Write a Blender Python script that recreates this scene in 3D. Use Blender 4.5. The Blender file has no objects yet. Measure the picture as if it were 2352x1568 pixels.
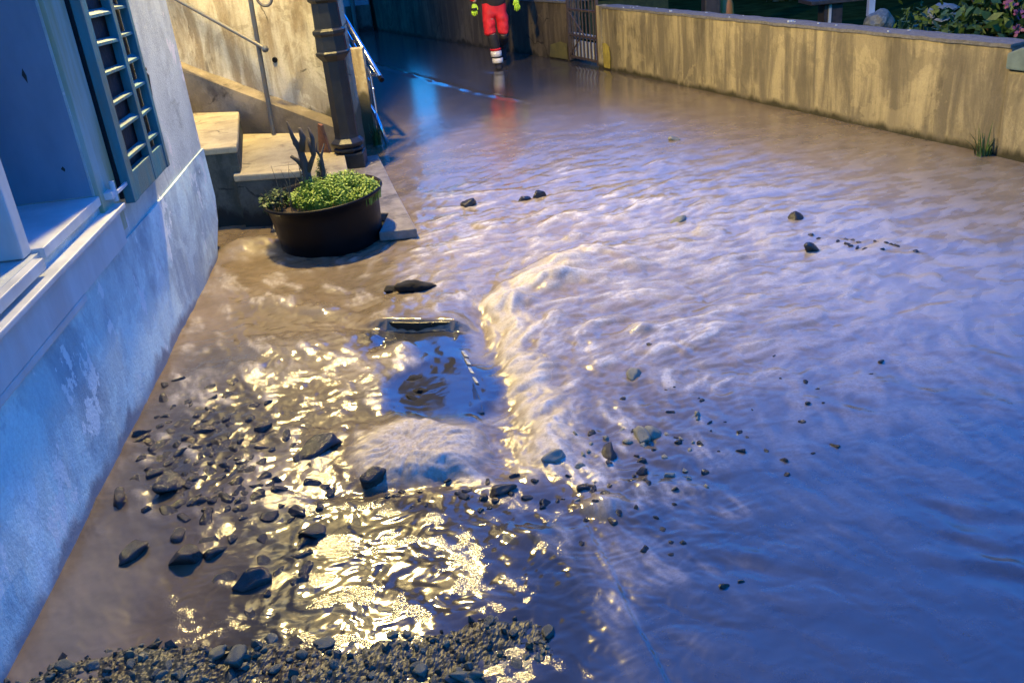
import bpy, bmesh, math, random
import numpy as np
from mathutils import Vector, Matrix, noise as mnoise

random.seed(7)
rng = np.random.default_rng(7)
SC = bpy.context.scene
COL = SC.collection
R_ = math.radians

# ------------------------------------------------------------------ camera
F, CX, CY, CAMH = 2064.0, 1176.0, 784.0, 1.9          # focal length and centre in pixels of a 2352 wide picture
_nad = np.array([446.0, -4422.0, -2064.0])
_U = -_nad / np.linalg.norm(_nad)
_v = np.array([0, 0, -1.0])
_Y = _v - _U * (_v @ _U); _Y /= np.linalg.norm(_Y)
_X = np.cross(_Y, _U)
ROT = np.array([_X, _Y, _U])
cam_d = bpy.data.cameras.new('camera'); cam = bpy.data.objects.new('camera', cam_d); COL.objects.link(cam)
cam_d.sensor_width = 36.0; cam_d.lens = F / 2352 * 36.0
cam_d.clip_start = 0.05; cam_d.clip_end = 500.0
M4 = Matrix([[*ROT[i], 0] for i in range(3)] + [[0, 0, 0, 1]])
M4.translation = Vector((0, 0, CAMH))
cam.matrix_world = M4
SC.camera = cam
SC.cycles.use_denoising = True
SC.cycles.max_bounces = 6
SC.cycles.sample_clamp_indirect = 4.0

def at(x, y, z=0.0):                                   # a picture point on the level z
    d = ROT @ np.array([x - CX, -(y - CY), -F]); t = (z - CAMH) / d[2]
    return np.array([0, 0, CAMH]) + t * d
def atY(x, y, Y):
    d = ROT @ np.array([x - CX, -(y - CY), -F]); return np.array([0, 0, CAMH]) + d * Y / d[1]

# ------------------------------------------------------------------ light: blue dusk sky, faint last sun, one street lamp (in the lamp's builder)
SUN_EL, SUN_AZ = 3.0, 200.0
W = bpy.data.worlds.new('World'); SC.world = W; W.use_nodes = True
wn, wl = W.node_tree.nodes, W.node_tree.links
wn.clear()
sky = wn.new('ShaderNodeTexSky'); sky.sky_type = 'NISHITA'; sky.sun_disc = False
sky.sun_elevation = R_(SUN_EL); sky.sun_rotation = R_(SUN_AZ)
sky.ozone_density = 8.0; sky.dust_density = 0.3; sky.air_density = 1.6
tint = wn.new('ShaderNodeMix'); tint.data_type = 'RGBA'; tint.blend_type = 'MULTIPLY'; tint.inputs[0].default_value = 1.0
tint.inputs[7].default_value = (0.072, 0.80, 1.0, 1)
bg = wn.new('ShaderNodeBackground'); bg.inputs[1].default_value = 0.138
wo = wn.new('ShaderNodeOutputWorld')
wl.new(sky.outputs[0], tint.inputs[6]); wl.new(tint.outputs[2], bg.inputs[0]); wl.new(bg.outputs[0], wo.inputs[0])
sun_d = bpy.data.lights.new('sun', 'SUN'); sun_d.energy = 0.004; sun_d.angle = R_(15); sun_d.color = (0.6, 0.75, 1)
sun = bpy.data.objects.new('sun', sun_d); COL.objects.link(sun)
sun.rotation_euler = (R_(60), 0, R_(180 - SUN_AZ + 40))
SC.view_settings.view_transform = 'Standard'; SC.view_settings.look = 'None'
SC.view_settings.exposure = 4.0; SC.view_settings.gamma = 1.0
LAMP_POWER = 158.0

# ------------------------------------------------------------------ helpers
def tag(o, label=None, cat=None, group=None, kind=None):
    if label: o['label'] = label
    if cat: o['category'] = cat
    if group: o['group'] = group
    if kind: o['kind'] = kind
    return o
def thing(name, label, cat, loc=(0, 0, 0), rz=0.0, group=None):
    o = bpy.data.objects.new(name, None); COL.objects.link(o)
    o.location = loc; o.rotation_euler = (0, 0, rz); o.empty_display_size = 0.1
    return tag(o, label, cat, group)

class MB:
    def __init__(s, tf=None): s.v = []; s.f = []; s.tf = tf
    def add(s, vs, fs):
        b = len(s.v); s.v += [tuple(s.tf(*p)) if s.tf else tuple(p) for p in vs]; s.f += [tuple(b + i for i in f) for f in fs]; return s
    def box(s, x0, x1, y0, y1, z0, z1):
        return s.add([(x0, y0, z0), (x1, y0, z0), (x1, y1, z0), (x0, y1, z0), (x0, y0, z1), (x1, y0, z1), (x1, y1, z1), (x0, y1, z1)],
                     [(0, 3, 2, 1), (4, 5, 6, 7), (0, 1, 5, 4), (1, 2, 6, 5), (2, 3, 7, 6), (3, 0, 4, 7)])
    def prism(s, poly, z0, z1):
        n = len(poly)
        vs = [(p[0], p[1], z0 if len(p) < 3 else p[2]) for p in poly] + [(p[0], p[1], z1 if len(p) < 4 else p[3]) for p in poly]
        return s.add(vs, [tuple(range(n))[::-1], tuple(range(n, 2 * n))] + [(i, (i + 1) % n, (i + 1) % n + n, i + n) for i in range(n)])
    def tube(s, pts, r, n=10, cap=True):
        pts = [Vector(p) for p in pts]; rs = r if isinstance(r, (list, tuple)) else [r] * len(pts)
        vs = []; up = None
        for i, p in enumerate(pts):
            t = (pts[min(i + 1, len(pts) - 1)] - pts[max(i - 1, 0)]).normalized()
            if up is None: up = Vector((0, 0, 1)) if abs(t.z) < .9 else Vector((1, 0, 0))
            a = t.cross(up).normalized(); b = a.cross(t); up = b
            for k in range(n):
                q = 2 * math.pi * k / n; vs.append(p + (a * math.cos(q) + b * math.sin(q)) * rs[i])
        m = len(pts)
        fs = [(i * n + k, i * n + (k + 1) % n, (i + 1) * n + (k + 1) % n, (i + 1) * n + k) for i in range(m - 1) for k in range(n)]
        if cap: fs += [tuple(range(n))[::-1], tuple(range((m - 1) * n, m * n))]
        return s.add([tuple(v) for v in vs], fs)
    def lathe(s, prof, n=24, c=(0, 0), ph=0.0):
        vs = [(c[0] + r * math.cos(ph + 2 * math.pi * k / n), c[1] + r * math.sin(ph + 2 * math.pi * k / n), z) for r, z in prof for k in range(n)]
        m = len(prof)
        fs = [(i * n + k, i * n + (k + 1) % n, (i + 1) * n + (k + 1) % n, (i + 1) * n + k) for i in range(m - 1) for k in range(n)]
        fs += [tuple(range(n))[::-1], tuple(range((m - 1) * n, m * n))]
        return s.add(vs, fs)
    def ball(s, c, r, n=10, m=6):
        prof = [(r * math.sin(math.pi * (i + .02) / (m + .04)), c[2] - r * math.cos(math.pi * (i + .02) / (m + .04))) for i in range(m + 1)]
        return s.lathe(prof, n, (c[0], c[1]))
    def build(s, name, m, parent=None, smooth=False, bevel=0.0, rough=0.0, sub=0):
        me = bpy.data.meshes.new(name); me.from_pydata(s.v, [], s.f); me.validate()
        bm = bmesh.new(); bm.from_mesh(me); bmesh.ops.recalc_face_normals(bm, faces=bm.faces)
        if bevel: bmesh.ops.bevel(bm, geom=bm.edges[:], offset=bevel, segments=2, profile=.6, affect='EDGES', clamp_overlap=True)
        if sub:
            bmesh.ops.subdivide_edges(bm, edges=bm.edges[:], cuts=sub, use_grid_fill=True)
        if rough:
            for v in bm.verts:
                p = v.co * 9
                v.co += Vector((mnoise.noise(p), mnoise.noise(p + Vector((7, 3, 1))), mnoise.noise(p + Vector((1, 9, 5))))) * rough
        bm.to_mesh(me); bm.free()
        if smooth:
            for p in me.polygons: p.use_smooth = True
        me.materials.append(m)
        o = bpy.data.objects.new(name, me); COL.objects.link(o)
        if parent: o.parent = parent; o.matrix_parent_inverse = Matrix()
        return o

def frame(ox, oy, ang, oz=0.0):                        # local x along ang, local y to its left
    c, s_ = math.cos(ang), math.sin(ang)
    return lambda x, y, z: (ox + x * c - y * s_, oy + x * s_ + y * c, oz + z)

# ------------------------------------------------------------------ materials
class NT:
    def __init__(s, name):
        s.m = bpy.data.materials.new(name); s.m.use_nodes = True; s.n = s.m.node_tree.nodes; s.l = s.m.node_tree.links
        s.n.clear(); s.out = s.n.new('ShaderNodeOutputMaterial'); s.p = s.n.new('ShaderNodeBsdfPrincipled')
        s.l.new(s.p.outputs[0], s.out.inputs[0]); s.tc = s.n.new('ShaderNodeTexCoord')
    def noise(s, scale, stretch=(1, 1, 1), detail=5, rough=.6, coord='Object', dist=0.0, loc=(0, 0, 0)):
        mp = s.n.new('ShaderNodeMapping'); mp.inputs['Scale'].default_value = stretch; mp.inputs['Location'].default_value = loc
        s.l.new(s.tc.outputs[coord], mp.inputs[0])
        t = s.n.new('ShaderNodeTexNoise'); t.inputs['Scale'].default_value = scale; t.inputs['Detail'].default_value = detail
        t.inputs['Roughness'].default_value = rough; t.inputs['Distortion'].default_value = dist
        s.l.new(mp.outputs[0], t.inputs['Vector']); return t.outputs[0]
    def ramp(s, f, lo, hi, a=0.0, b=1.0):
        r = s.n.new('ShaderNodeMapRange'); r.interpolation_type = 'SMOOTHSTEP'
        r.inputs[1].default_value = lo; r.inputs[2].default_value = hi; r.inputs[3].default_value = a; r.inputs[4].default_value = b
        s.l.new(f, r.inputs[0]); return r.outputs[0]
    def math(s, op, a, b):
        m = s.n.new('ShaderNodeMath'); m.operation = op
        for i, q in enumerate((a, b)):
            if isinstance(q, (int, float)): m.inputs[i].default_value = q
            else: s.l.new(q, m.inputs[i])
        return m.outputs[0]
    def mix(s, f, a, b, mode='MIX'):
        m = s.n.new('ShaderNodeMix'); m.data_type = 'RGBA'; m.blend_type = mode
        for i, q in ((0, f), (6, a), (7, b)):
            if isinstance(q, (int, float)): m.inputs[i].default_value = q
            elif isinstance(q, tuple): m.inputs[i].default_value = (*q, 1)
            else: s.l.new(q, m.inputs[i])
        return m.outputs[2]
    def attr(s, name):
        a = s.n.new('ShaderNodeAttribute'); a.attribute_name = name; return a.outputs['Fac']
    def sep(s, coord='Object'):
        x = s.n.new('ShaderNodeSeparateXYZ'); s.l.new(s.tc.outputs[coord], x.inputs[0]); return x.outputs
    def rnd(s):
        return s.n.new('ShaderNodeObjectInfo').outputs['Random']
    def set(s, key, v):
        i = s.p.inputs[key]
        if isinstance(v, tuple): i.default_value = (*v, 1)
        elif isinstance(v, (int, float)): i.default_value = v
        else: s.l.new(v, i)
    def bump(s, h, strength=.3, dist=.01):
        b = s.n.new('ShaderNodeBump'); b.inputs['Distance'].default_value = dist
        if isinstance(strength, (int, float)): b.inputs['Strength'].default_value = strength
        else: s.l.new(strength, b.inputs['Strength'])
        s.l.new(h, b.inputs['Height']); s.l.new(b.outputs[0], s.p.inputs['Normal']); return b

def simple(name, col, rough=.6, var=.35, scale=12, metal=0.0, bump=.15, spec=.5, stretch=(1, 1, 1), col2=None):
    t = NT(name); n = t.noise(scale, stretch, 6)
    c2 = col2 or tuple(c * (1 - var) for c in col)
    t.set('Base Color', t.mix(t.ramp(n, .3, .7), c2, col)); t.set('Roughness', t.ramp(n, .2, .8, rough * .8, min(1, rough * 1.2)))
    t.set('Metallic', metal); t.set('Specular IOR Level', spec)
    if bump: t.bump(t.noise(scale * 4, stretch, 4), bump, .01)
    return t.m

def wall_mat(name, base, stain, dark, streak=(9, 9, .9), sc=1.0, moss_shade=None, moss_shade_h=.12, rough=.85, peel=None, cut=(.42, .62), blotch=.75, crack=.7, moss_shade_v=.42):
    t = NT(name)
    n1 = t.noise(1.0 * sc, streak, 7, .66, dist=.35); n2 = t.noise(2.3 * sc, (streak[0] * .45, streak[1] * .45, streak[2] * .7), 6, .6, loc=(3, 1, 7))
    n3 = t.noise(1.6 * sc, (1, 1, .8), 5, .6, loc=(9, 2, 4)); fine = t.noise(60, (1, 1, 1), 5, .7)
    c = t.mix(t.ramp(n1, cut[0], cut[1]), stain, base)
    c = t.mix(t.math('MULTIPLY', t.ramp(n2, .5, .68), t.ramp(n3, .4, .62)), c, dark)
    c = t.mix(t.ramp(n3, .56, .7, 0, .55), c, tuple(min(1, b * 1.25) for b in base))
    c = t.mix(t.ramp(fine, .35, .7, 0, .22), c, dark)
    bl = t.noise(1.1 * sc, (1, 1, 1), 8, .68, loc=(2, 8, 6), dist=.4)
    c = t.mix(t.ramp(bl, .53, .56, 0, blotch * .55), c, tuple(.5 * (a_ + b_) for a_, b_ in zip(stain, dark)))
    c = t.mix(t.ramp(bl, .42, .40, 0, blotch * .45), c, tuple(min(1, b * 1.15) for b in base))
    vo = t.n.new('ShaderNodeTexVoronoi'); vo.feature = 'DISTANCE_TO_EDGE'; vo.inputs['Scale'].default_value = 1.3
    mx = t.n.new('ShaderNodeMix'); mx.data_type = 'VECTOR'; mx.inputs[0].default_value = .22; t.l.new(t.tc.outputs['Object'], mx.inputs[4])
    nz_ = t.n.new('ShaderNodeTexNoise'); nz_.inputs['Scale'].default_value = 3.5; nz_.inputs['Detail'].default_value = 5; t.l.new(t.tc.outputs['Object'], nz_.inputs['Vector']); t.l.new(nz_.outputs['Color'], mx.inputs[5]); t.l.new(mx.outputs[1], vo.inputs['Vector'])
    ck = t.math('MULTIPLY', t.ramp(vo.outputs['Distance'], .004, .012, 1, 0), t.ramp(n3, .50, .58))
    c = t.mix(t.math('MULTIPLY', ck, crack), c, tuple(.4 * q for q in dark))
    if peel:
        pn_ = t.noise(3.2, (1, 1, .7), 6, .7, loc=(5, 5, 5)); c = t.mix(t.ramp(pn_, .60, .62), c, peel)
    if moss_shade:
        z = t.sep()[2]; q = t.math('ADD', t.math('SUBTRACT', z, moss_shade_h), t.math('MULTIPLY', t.math('SUBTRACT', n1, .5), -moss_shade_v))
        c = t.mix(t.ramp(q, -.02, .05, 1, 0), c, moss_shade)  # low band: moss on most walls, painted shade on the house plinth
    t.set('Base Color', c); t.set('Roughness', rough); t.set('Specular IOR Level', .25)
    t.bump(t.math('ADD', fine, t.math('MULTIPLY', n1, 1.2)), .35, .012)
    return t.m

M = {}
M['plaster'] = wall_mat('old_plaster', (.60, .66, .62), (.44, .49, .48), (.24, .27, .27), (2.0, 2.0, 1.0), 1.3, peel=(.72, .70, .68), cut=(.35, .65), blotch=.5, crack=.25)
M['plinth'] = wall_mat('shade_foot_plinth_plaster', (.68, .84, .80), (.34, .42, .46), (.18, .22, .26), (1.1, 1.1, .7), 1.6, cut=(.36, .56), peel=(.72, .78, .76), moss_shade=(.24, .25, .27), moss_shade_h=.03, blotch=.5, crack=0.0)  # darker foot band puts a shadow cast on the wall into the colour
M['trim'] = simple('weathered_white_paint', (.58, .62, .62), .5, .25, 6, stretch=(1, 1, .3), bump=.1)
M['surround'] = simple('stained_surround_paint', (.40, .50, .46), .6, .5, 5, stretch=(2, 2, .25), col2=(.30, .32, .16))
M['shutter'] = simple('teal_shutter_paint', (.03, .20, .25), .5, .4, 11, stretch=(1, 1, .25), bump=.4, col2=(.10, .16, .15))
M['reveal'] = simple('grey_white_reveal_paint', (.25, .32, .40), .6, .25, 3, stretch=(1, 1, .4), bump=.1)
M['ochre'] = simple('ochre_mossy_stone', (.62, .50, .14), .8, .6, 9, bump=.5, col2=(.10, .11, .03))
M['louvre'] = simple('dark_louvre_backing', (.007, .015, .026), .6, .5, 16, bump=.3)
M['iron'] = simple('grey_painted_iron', (.09, .105, .11), .45, .4, 18, metal=.3, bump=.2, col2=(.12, .10, .08))
M['post'] = simple('dark_lamp_post_paint', (.018, .019, .019), .42, .3, 20, bump=.15, spec=.5)
M['chrome'] = simple('galvanised_steel', (.75, .76, .78), .22, .15, 30, metal=1.0, bump=.05)
M['black'] = simple('black_plastic', (.004, .004, .005), .42, .3, 9, bump=.1, spec=.16)
M['concrete'] = wall_mat('stained_concrete', (.54, .485, .33), (.29, .225, .125), (.07, .055, .035), (4.5, 4.5, .8), 1.3, moss_shade=(.11, .095, .05), moss_shade_h=.50, cut=(.38, .60))
M['garden_wall'] = wall_mat('streaked_garden_wall', (.40, .335, .185), (.165, .14, .09), (.08, .068, .045), (5.0, 5.0, .7), .9, moss_shade=(.045, .04, .02), moss_shade_h=.03, cut=(.41, .63), crack=.15, blotch=.6, moss_shade_v=.22)
M['far_wall'] = wall_mat('shade_darkened_wall', (.16, .125, .075), (.08, .062, .04), (.04, .032, .022), (5, 5, .8), 1.0, moss_shade=(.03, .026, .014), moss_shade_h=.02)  # garden wall colours darkened, the shade on this stretch is in the paint
M['cap'] = simple('rough_wall_cap', (.17, .165, .15), .9, .45, 30, bump=.6)
M['lichen'] = simple('yellow_lichen', (.42, .34, .06), .9, .4, 14, bump=.3)
M['step'] = wall_mat('sandstone_step', (.52, .45, .27), (.42, .35, .21), (.17, .14, .10), (3, 3, 3), 1.5, cut=(.36, .66))
M['stringer'] = wall_mat('brown_stair_stringer', (.25, .21, .14), (.17, .14, .09), (.08, .065, .045), (3, 3, 2), 1.5)
M['flank'] = wall_mat('mossy_stair_flank', (.10, .11, .085), (.055, .062, .048), (.02, .024, .016), (2.5, 2.5, 1.2), 1.8, cut=(.4, .62), moss_shade=(.02, .022, .018), moss_shade_h=.10)
M['slab'] = wall_mat('wet_stone_slab', (.32, .29, .26), (.20, .18, .16), (.10, .09, .08), (3, 3, 3), 2.2, rough=.35)
M['asphalt'] = simple('wet_asphalt', (.030, .030, .032), .16, .5, 70, bump=.35, spec=.6)
M['slick'] = simple('water_slick_tarmac', (.018, .018, .02), .14, .3, 40, bump=.12, spec=1.0)
M['shard'] = simple('pale_wet_shard', (.34, .38, .42), .3, .4, 20, bump=.2)
M['char'] = simple('black_tarmac_lump', (.007, .007, .007), .55, .5, 40, bump=.6, spec=.3)
M['bark'] = simple('grey_dead_bark', (.10, .082, .065), .85, .55, 25, stretch=(1, 1, .3), bump=.6)
M['rust'] = simple('rusty_orange_board', (.36, .13, .035), .8, .6, 12, bump=.3)
M['gate'] = simple('rusty_gate_iron', (.12, .085, .065), .6, .4, 30, bump=.2, metal=.2)
M['gatesheet'] = simple('pale_gate_sheet', (.62, .66, .70), .5, .2, 8)
M['grass'] = simple('dark_grass', (.022, .045, .012), 1.0, .5, 3, spec=0.0)
M['house_far'] = simple('far_house_render', (.16, .16, .17), .9, .3, 2)
M['house_pale'] = simple('pale_house_render', (.26, .28, .30), .9, .2, 1.5)
M['soil'] = simple('pot_soil', (.08, .055, .035), .95, .5, 40, bump=.6)
M['teal_cap'] = simple('grey_green_coping', (.14, .20, .19), .7, .35, 10)
M['flank_dark'] = simple('slimy_dark_board', (.022, .026, .018), .3, .5, 14, bump=.4)
M['wood'] = simple('dark_wet_wood', (.05, .04, .032), .5, .5, 14, stretch=(1, 4, 1), bump=.4)
def leaf_mat(name, a, b):
    t = NT(name); r = t.noise(14, (1, 1, 1), 3)
    t.set('Base Color', t.mix(t.ramp(r, .35, .65), a, b)); t.set('Roughness', .5); t.set('Specular IOR Level', .35)
    t.set('Subsurface Weight', .0); return t.m
M['clover'] = leaf_mat('bright_green_leaf', (.09, .20, .02), (.30, .42, .06))
M['bush'] = leaf_mat('garden_bush_leaf', (.02, .055, .014), (.06, .11, .025))
M['tree'] = leaf_mat('dark_tree_leaf', (.018, .035, .014), (.035, .055, .02))
M['petal'] = simple('pink_petal', (.22, .06, .10), .6, .3, 20)
def stone_mat(name, a, b, c, rough):
    t = NT(name); r = t.rnd(); n = t.noise(22, (1, 1, 1), 6, .65)
    col = t.mix(r, a, b); col = t.mix(t.ramp(n, .45, .68, 0, .8), col, c)
    t.set('Base Color', col); t.set('Roughness', t.ramp(n, .3, .7, rough * .7, rough * 1.4)); t.set('Specular IOR Level', .6)
    t.bump(t.noise(70, (1, 1, 1), 5), .5, .006); return t.m
M['stone'] = stone_mat('wet_dark_stone', (.006, .006, .007), (.024, .021, .018), (.05, .05, .038), .17)
M['stone_green'] = stone_mat('mossy_grey_stone', (.13, .14, .10), (.20, .20, .16), (.30, .31, .25), .5)
M['gravel'] = stone_mat('wet_gravel', (.030, .038, .028), (.10, .115, .085), (.16, .17, .135), .36)

# ------------------------------------------------------------------ numpy noise
def pn(x, y, seed=0):
    xi = np.floor(x).astype(np.int64); yi = np.floor(y).astype(np.int64); xf = x - xi; yf = y - yi
    def g(ix, iy, dx, dy):
        h = (ix * 374761393 + iy * 668265263 + seed * 974711) & 0xffffffff
        h = ((h ^ (h >> 13)) * 1274126177) & 0xffffffff; h = h ^ (h >> 16)
        a = (h & 0xffff) * (2 * np.pi / 65536.0); return np.cos(a) * dx + np.sin(a) * dy
    u = xf * xf * xf * (xf * (xf * 6 - 15) + 10); v = yf * yf * yf * (yf * (yf * 6 - 15) + 10)
    a = g(xi, yi, xf, yf); b = g(xi + 1, yi, xf - 1, yf); c = g(xi, yi + 1, xf, yf - 1); d = g(xi + 1, yi + 1, xf - 1, yf - 1)
    return (a + (b - a) * u) * (1 - v) + (c + (d - c) * u) * v
def sst(x, a, b):
    t = np.clip((x - a) / (b - a), 0, 1); return t * t * (3 - 2 * t)
def gauss(X, Y, cx, cy, rx, ry, ang=0.0):
    c, s_ = math.cos(ang), math.sin(ang); dx = X - cx; dy = Y - cy
    u = (dx * c + dy * s_) / rx; v = (-dx * s_ + dy * c) / ry; return np.exp(-(u * u + v * v))
def seg_dist(X, Y, pts):
    best = np.full(X.shape, 1e9); par = np.zeros(X.shape); n = len(pts) - 1
    for i in range(n):
        ax, ay = pts[i]; bx, by = pts[i + 1]; L2 = (bx - ax) ** 2 + (by - ay) ** 2
        t = np.clip(((X - ax) * (bx - ax) + (Y - ay) * (by - ay)) / L2, 0, 1)
        d = np.hypot(X - ax - t * (bx - ax), Y - ay - t * (by - ay)); m = d < best
        best = np.where(m, d, best); par = np.where(m, (i + t) / n, par)
    return best, par

# ------------------------------------------------------------------ ground
g = MB(); g.box(-90, 90, -40, 140, -0.5, -0.14)
tag(g.build('road', M['asphalt']), 'wet asphalt street under the flood water', kind='structure')

# ------------------------------------------------------------------ flood water
FLOW = [(.84, 9.96, -.68, -.73), (2.25, 8.12, -.88, -.48), (2.73, 6.35, -.92, -.39), (.58, 4.74, -.98, -.2), (1.25, 3.71, -.98, -.2),
        (1.87, 3.15, .16, -.99), (1.23, 3.1, -.23, -.97), (-1.03, 4.71, .76, -.65), (-1.53, 5.33, .5, -.87), (-1.43, 4.35, .67, -.74),
        (-1.03, 4.0, .4, -.92), (-.4, 4.55, .04, -1), (-.17, 3.59, -.95, -.3), (-.64, 3.3, .49, -.87), (-.42, 2.78, .81, -.59),
        (.14, 2.74, .48, -.88), (-.47, 2.42, .93, -.37), (.54, 2.37, .73, -.68), (.52, 3.07, .46, -.89), (1.21, 2.26, .32, -.95),
        (.78, 1.85, .76, -.65), (-1.58, 3.68, .68, -.73), (-.15, 5.67, -.85, -.52), (-.7, 5.33, -.61, -.79), (-.5, 13, -.3, -.95), (3, 11, -.5, -.86)]
GX0, GY0, GD = -8.0, 0.5, 0.05
gx, gy = np.meshgrid(np.arange(GX0, 32, GD), np.arange(GY0, 27, GD), indexing='ij')
wu = np.zeros_like(gx); wv = np.zeros_like(gx)
for fx, fy, fu, fv in FLOW:
    s_ = .28 + .09 * fy; w = 1 / (((gx - fx) ** 2 + (gy - fy) ** 2) / s_ ** 2 + .25) ** 2
    wu += w * fu; wv += w * fv
wa = .55 * pn(gx * 1.1, gy * 1.1, 40) + .35 * pn(gx * 3.1, gy * 3.1, 41)
ang = np.arctan2(wv, wu) + wa * 1.3
FU, FV = np.cos(ang), np.sin(ang)
def flow(x, y):
    i = np.clip(((x - GX0) / GD), 0, FU.shape[0] - 1).astype(np.int32); j = np.clip(((y - GY0) / GD), 0, FU.shape[1] - 1).astype(np.int32)
    return FU[i, j], FV[i, j]
def lic(X, Y, freq, length, K, seed):
    acc = pn(X * freq, Y * freq, seed); wsum = 1.0
    for sg in (1, -1):
        px, py = X.copy(), Y.copy(); st = length / K
        for k in range(K):
            u, v = flow(px, py); px += sg * u * st; py += sg * v * st
            w = 1 - (k + 1) / (K + 1); acc += w * pn(px * freq, py * freq, seed); wsum += w
    return acc / math.sqrt(wsum * 1.2)

NR, NC = 860, 960
ty = np.linspace(0, 1, NR); Ys = (1 / (1 / math.sqrt(1.25) + (1 / math.sqrt(26) - 1 / math.sqrt(1.25)) * ty)) ** 2
tx = np.linspace(-1.12, 1.12, NC)
X = tx[None, :] * (Ys[:, None] * 1.0 + .25); Y = np.repeat(Ys[:, None], NC, 1)
X, Y = X.ravel(), Y.ravel()
l_big = lic(X, Y, 2.4, .30, 7, 1); l_med = lic(X, Y, 6.5, .12, 6, 2); l_sm = lic(X, Y, 17, .06, 5, 3); l_fi = lic(X, Y, 42, .035, 4, 4)
low = pn(X * .7, Y * .7, 9); mid = pn(X * 1.7 + 4, Y * 1.7, 12)
P = lambda x, y: tuple(at(x, y)[:2])
near = sst(Y, 12, 7)                                   # far street water lies nearly still
wob_ = pn(X * 6, Y * 6, 30)
# rapid zone from the street's middle to the lamp lit fore-left
rap = np.clip(gauss(X, Y, -.3, 4.6, 1.5, 1.7) * 1.3 + gauss(X, Y, .5, 5.8, 1.5, 1.6) * .9 + gauss(X, Y, -.5, 2.6, .9, .45) * .8 + gauss(X, Y, .35, 3.4, .7, .8) * .5 + gauss(X, Y, -1.3, 4.2, .6, 1.6) * .6, 0, 1)
left_calm = gauss(X, Y, -1.45, 2.45, .33, .42); right_calm = gauss(X, Y, 1.1, 2.6, .55, .8) + gauss(X, Y, .75, 1.75, .8, .35)
calm = np.clip(left_calm * 1.2 + right_calm * .8, 0, 1)
rap = rap * (1 - .85 * calm)
patch = sst(.8 * pn(X * 9 + 2.0 * pn(X * 4, Y * 4, 81), Y * 13 + 2.0 * pn(X * 4 + 9, Y * 4, 82), 80) + .5 * l_med + .30 * l_sm + .45 * pn(X * 30, Y * 36, 83), .03, .50)
fore = sst(Y, 3.0, 2.7) * sst(X, .25, .05) * sst(X, -1.32, -1.15)
wob2 = pn(X * 5 + 7, Y * 5, 33)
rip1 = pn(X * 8 + 2.2 * wob_, Y * 13 + 2.0 * wob2, 110); rip2 = pn(X * 17 + 3 * wob2, Y * 25 + 3 * wob_, 111); rip3 = pn(X * 36 + 4 * wob_, Y * 48 + 4 * wob2, 112)
rp_ = rap * (1 - .85 * fore) * (1 - .45 * sst(X, .0, -.6))
Z = near * ((.003 + .009 * rp_) * l_big * (1 - .5 * np.clip(right_calm, 0, 1)) + (.0015 + .0055 * rp_) * l_med + (.001 + .0040 * rp_) * l_sm + (.0004 + .0024 * rp_) * l_fi)
Z += near * ((.0024 + .0062 * rp_) * rip1 + (.0016 + .0052 * rp_) * rip2 + (.0007 + .0026 * rp_) * rip3) * (1 - .45 * np.clip(right_calm, 0, 1)) * (1 - .8 * np.clip(left_calm, 0, 1))
Z += fore * (.0012 * l_med + .0006 * l_sm + patch * (.0006 * rip2 + .0012 * pn(X * 25 + 3 * wob2, Y * 34 + 3 * wob_, 121) + .0008 * pn(X * 45 + 4 * wob_, Y * 56, 122)) + (1 - patch) * .0008 * rip2 + .0042 * pn(X * 5 + wob_, Y * 8, 97))
foam = np.clip(rap * (sst(l_med + .5 * l_sm, .05, .75) * .7 + sst(l_big, .1, .8) * .5), 0, 1)
# cream topped waves across the middle of the street
foam *= .45 + .8 * sst(l_fi + .6 * l_sm, -.35, .5)
crest = sst(pn(X * 2.4 + 1.2 * mid, Y * 3.4, 21) + .35 * l_med, .25, .55) * gauss(X, Y, .6, 5.2, 1.6, 1.5)
Z += crest * .020; foam = np.maximum(foam, crest * (.45 + .5 * sst(l_fi + l_sm, -.4, .5)))
# foam ridge beside the scoured channel
ridge_pts = [P(1290, 600), P(1150, 690), P(1180, 760), P(1160, 800), P(1215, 860), P(1230, 930), P(1265, 975), P(1235, 1060)]
wob = .06 * pn(X * 6, Y * 6, 30) + .03 * pn(X * 15, Y * 15, 31)
d, par = seg_dist(X + wob, Y + .5 * wob, ridge_pts)
rd = np.exp(-((d + .05 * rip1 + .03 * rip2) / .115) ** 2); Z += rd * (.019 + .010 * l_sm + .006 * rip2 + .003 * l_fi); foam = np.maximum(foam, np.clip(rd * (.85 + .5 * l_sm + .4 * rip2), 0, 1))
d2, _ = seg_dist(X, Y, [P(1110, 740), P(1140, 900), P(1170, 1040)])
ch = np.exp(-(d2 / .13) ** 2); Z -= ch * .035; foam = np.maximum(foam * (1 - .5 * ch), ch * sst(l_sm, .0, .7) * .45)
# water heaped above the sunken board and dropping over it
bL, bR = tuple(at(868, 735, .04)[:2]), tuple(at(1052, 735, .04)[:2])
along = (X - bL[0]) / (bR[0] - bL[0]); yb = bL[1] + (bR[1] - bL[1]) * along
inb = sst(along, -.35, .12) * sst(along, 1.30, .90)
up = sst(Y - yb, -.035, -.012) * np.exp(-np.clip(Y - yb, 0, 9) / .7)
nb2 = inb * np.exp(-((Y - yb) / .12) ** 2); Z *= 1 - .8 * nb2
Z += inb * up * .052
fall = sst(along, .0, .10) * sst(along, 1.0, .92) * sst(Y - yb, -.34, -.06) * sst(Y - yb, -.020, -.042)
Z -= fall * .014
foam *= 1 - inb * np.exp(-((Y - yb + .12) / .16) ** 2)
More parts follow.
